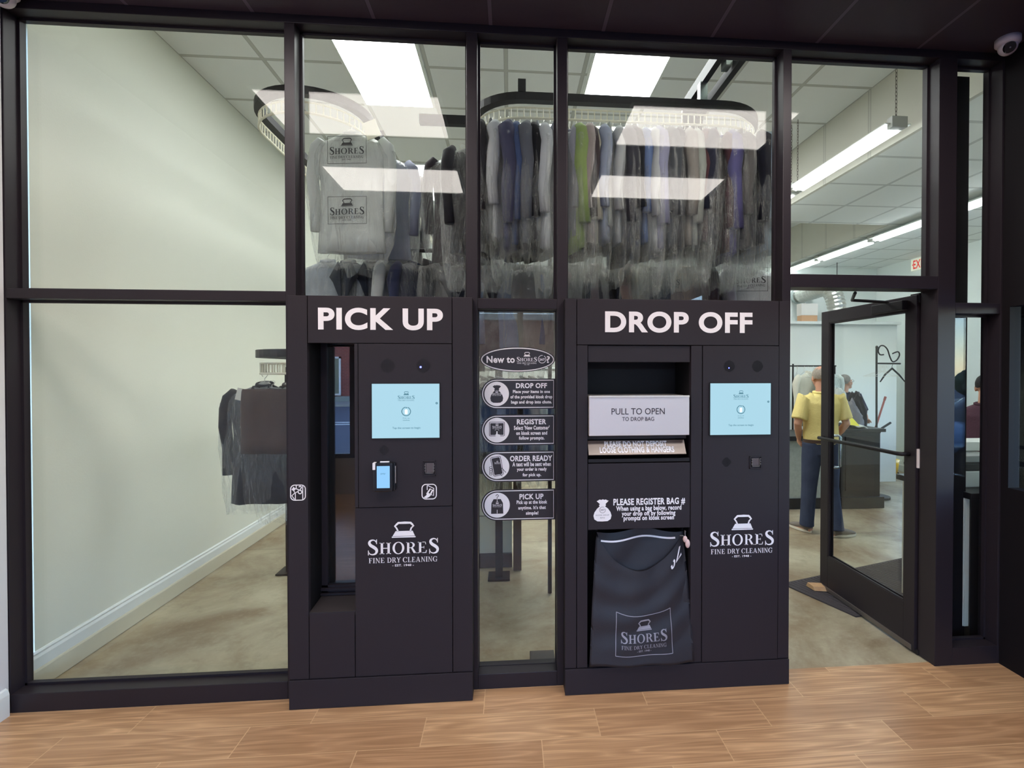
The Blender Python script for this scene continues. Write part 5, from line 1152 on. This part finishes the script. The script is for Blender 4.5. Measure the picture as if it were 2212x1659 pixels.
# near counter
nc = thing('reception_counter', 'black reception counter with a fluted white end, just beyond the sidelight', 'counter', (3.6, .5, 0))
MB().box(2.88, 4.6, .19, .72, .12, .93).build('body', BLKLAM, nc); MB().box(2.89, 4.6, .20, .70, 0, .12).build('plinth', BLKLAM, nc); MB().box(2.84, 4.65, .15, .76, .93, .97, bev=.004).build('countertop', BLKLAM, nc)
b = MB().box(2.85, 2.88, .20, .70, .12, .93)
for k in range(12): b.cyl((2.85, .22 + k * .042, .12), (2.85, .22 + k * .042, .93), .017, n=10)
b.build('fluted_panel', mat('fluted_white', (214, 212, 200), .5), nc)
pr = thing('label_printer', 'white and black printer standing on the near counter', 'printer', (3.1, .45, .97))
MB().box(2.93, 3.24, .30, .60, .97, 1.075, bev=.008).build('tray', mat('printer_white', (200, 204, 200), .5), pr); MB().box(2.93, 3.24, .31, .60, 1.075, 1.125, bev=.006).build('band', BLKLAM, pr); MB().box(2.94, 3.23, .33, .58, 1.125, 1.17, bev=.008).build('cover', mat('printer_grey', (150, 152, 150), .5), pr)
bx2 = MB().box(3.12, 3.5, .50, .70, 1.172, 1.235, bev=.006).build('flat_box', mat('flat_white', (226, 226, 220), .5)); setp(bx2, 'flat white box on top of the printer on the near counter', 'box'); 
MB().box(2.605, 2.858, .205, .235, 0, 3.56).build('trim_40', BLKTRIM)['kind'] = 'structure'
# dome cameras of the vestibule
def dome(c, label, aim):
    t = thing('dome_camera', label, 'security camera', c)
    b = MB(); b.loft([(Vector(c), .058, .058), (Vector(c) - Vector((0, 0, .028)), .058, .058), (Vector(c) - Vector((0, 0, .042)), .046, .046)], 28); b.build('housing', mat('camera_white', (206, 196, 206), .4), t, smooth=True)
    e = Vector(c) - Vector((0, 0, .045)); MB().ell(e, .045, .045, .045, 24, 16).build('eyeball', MATS['camera_white'], t, smooth=True)
    d = Vector(aim).normalized(); MB().cyl(e + d * .034, e + d * .046, .030, .026, n=24).build('lens', mat('lens_black', (24, 20, 26), .15), t); MB().cyl(e + d * .046, e + d * .047, .004, n=10).build('sensor', mat('sensor_dot', (120, 110, 120), .3), t)
dome((2.77, -.12, HV), 'white dome security camera on the black ceiling at the right edge', (-.45, -.75, -.55)); dome((-2.44, .0 - .07, HV), 'white dome security camera cut off at the top left corner', (.4, -.8, -.4))

# ------------------------------------------------------------------ street outside (mirrored in the glass)
struct(MB().box(-60, 60, -60, -4.45, -.16, -.1).box(3.1, 60, -4.45, -.05, -.16, -.1).box(6.9, 60, -.05, 40, -.16, -.1).build('road', mat('asphalt', (96, 100, 112), .9, bump=(40, .3))))
struct(MB().box(-60, 60, -15.45, -15.2, -.099, -.09).box(-60, 60, -14.75, -14.5, -.099, -.09).build('road_marking', mat('road_paint', (236, 236, 232), .7)))
struct(MB().box(-60, 60, -25.85, -23.4, -.1, .02).build('sidewalk', mat('pale_concrete', (176, 172, 164), .9)))
struct(MB().box(-4, 3.4, -8.6, -4.42, 3.06, 3.3).box(2.96, 5.2, -2.6, -.02, 2.36, 2.45).build('added_sky_blocker', mat('sky_blocker_paint', (120, 112, 106), .8)))  # unseen slabs added to keep sky out of the panes and off the black wall
bl = thing('brick_building', 'red brick building across the street, mirrored in the kiosk slot glass', 'building', (-6, -26, 0))
BR = brick_mat()
MB().box(-30, 18, -34, -26, .0, 4.6).build('wall', BR, bl); MB().box(-30.2, 18.2, -34, -25.9, -.1, .3).build('base_course', mat('stone_base', (150, 156, 150), .8), bl); MB().box(-30.2, 18.2, -34, -25.85, 4.6, 4.95).build('parapet', mat('pale_stone', (190, 186, 178), .8), bl)
for x in (-21, -16.5, -11.85, 4.5, 9.5, 14):
    w = MB(); w.box(x - .1, x, -26.06, -25.94, .35, 2.5).box(x + 2.4, x + 2.5, -26.06, -25.94, .35, 2.5).box(x - .1, x + 2.5, -26.06, -25.94, 2.4, 2.5).box(x - .1, x + 2.5, -26.08, -25.9, .35, .45); o = w.build('window', mat('white_casing', (236, 236, 238), .5), bl); MB().box(x, x + 2.4, -26.02, -25.98, .45, 2.4).build('pane', mat('drawn_blind', (128, 130, 112), .6), o)
for k, (x, y, r) in enumerate(((22, -14, 2.4), (27, -10, 2.8), (31, -17, 3.0), (25, -20, 2.6))):
    t = thing('tree', ('round dark tree mirrored in the sidelight', 'broad dark tree mirrored in the sidelight', 'farther dark tree mirrored in the sidelight', 'bushy dark tree mirrored in the sidelight')[k], 'tree', (x, y, -.1), 'trees mirrored in the sidelight')
    b = MB()
    for j in range(26):
        d = Vector((R.gauss(0, 1), R.gauss(0, 1), R.gauss(0, .5))).normalized() * r * .6; b.ell((x + d.x, y + d.y, .6 + d.z * .5 + .4), r * .42, r * .42, r * .30, 10, 7)
    b.build('crown', mat('tree_leaves', (58, 82, 56), .8, bump=(9, 1)), t, smooth=True); MB().cyl((x, y, -.1), (x, y, .8), .2, .14).build('trunk', mat('bark', (84, 70, 58), .9), t)
car = thing('parked_car', 'parked silver blue car mirrored in the sidelight', 'car', (9.0, -5.6, -.1))
CP = mat('car_paint', (120, 150, 180), .25, metal=.4)
b = MB(); b.loft([((6.9, -5.6, .42), .70, .20), ((7.2, -5.6, .46), .84, .28), ((8.2, -5.6, .52), .88, .32), ((10.2, -5.6, .54), .88, .32), ((11.0, -5.6, .50), .84, .28), ((11.2, -5.6, .46), .70, .2)], 24, side=(0, 1, 0)); b.build('body', CP, car, smooth=True)
b = MB(); b.loft([((8.0, -5.6, .75), .72, .05), ((8.7, -5.6, 1.0), .68, .30), ((9.6, -5.6, 1.05), .68, .33), ((10.4, -5.6, .95), .68, .22), ((10.8, -5.6, .78), .7, .05)], 20, side=(0, 1, 0)); b.build('cabin', mat('car_glass', (40, 50, 60), .1), car, smooth=True)
for x in (7.6, 10.4):
    for y in (-6.42, -4.78): MB().cyl((x, y - .1, .22), (x, y + .1, .22), .32, n=24).build('wheel', IRON, car)
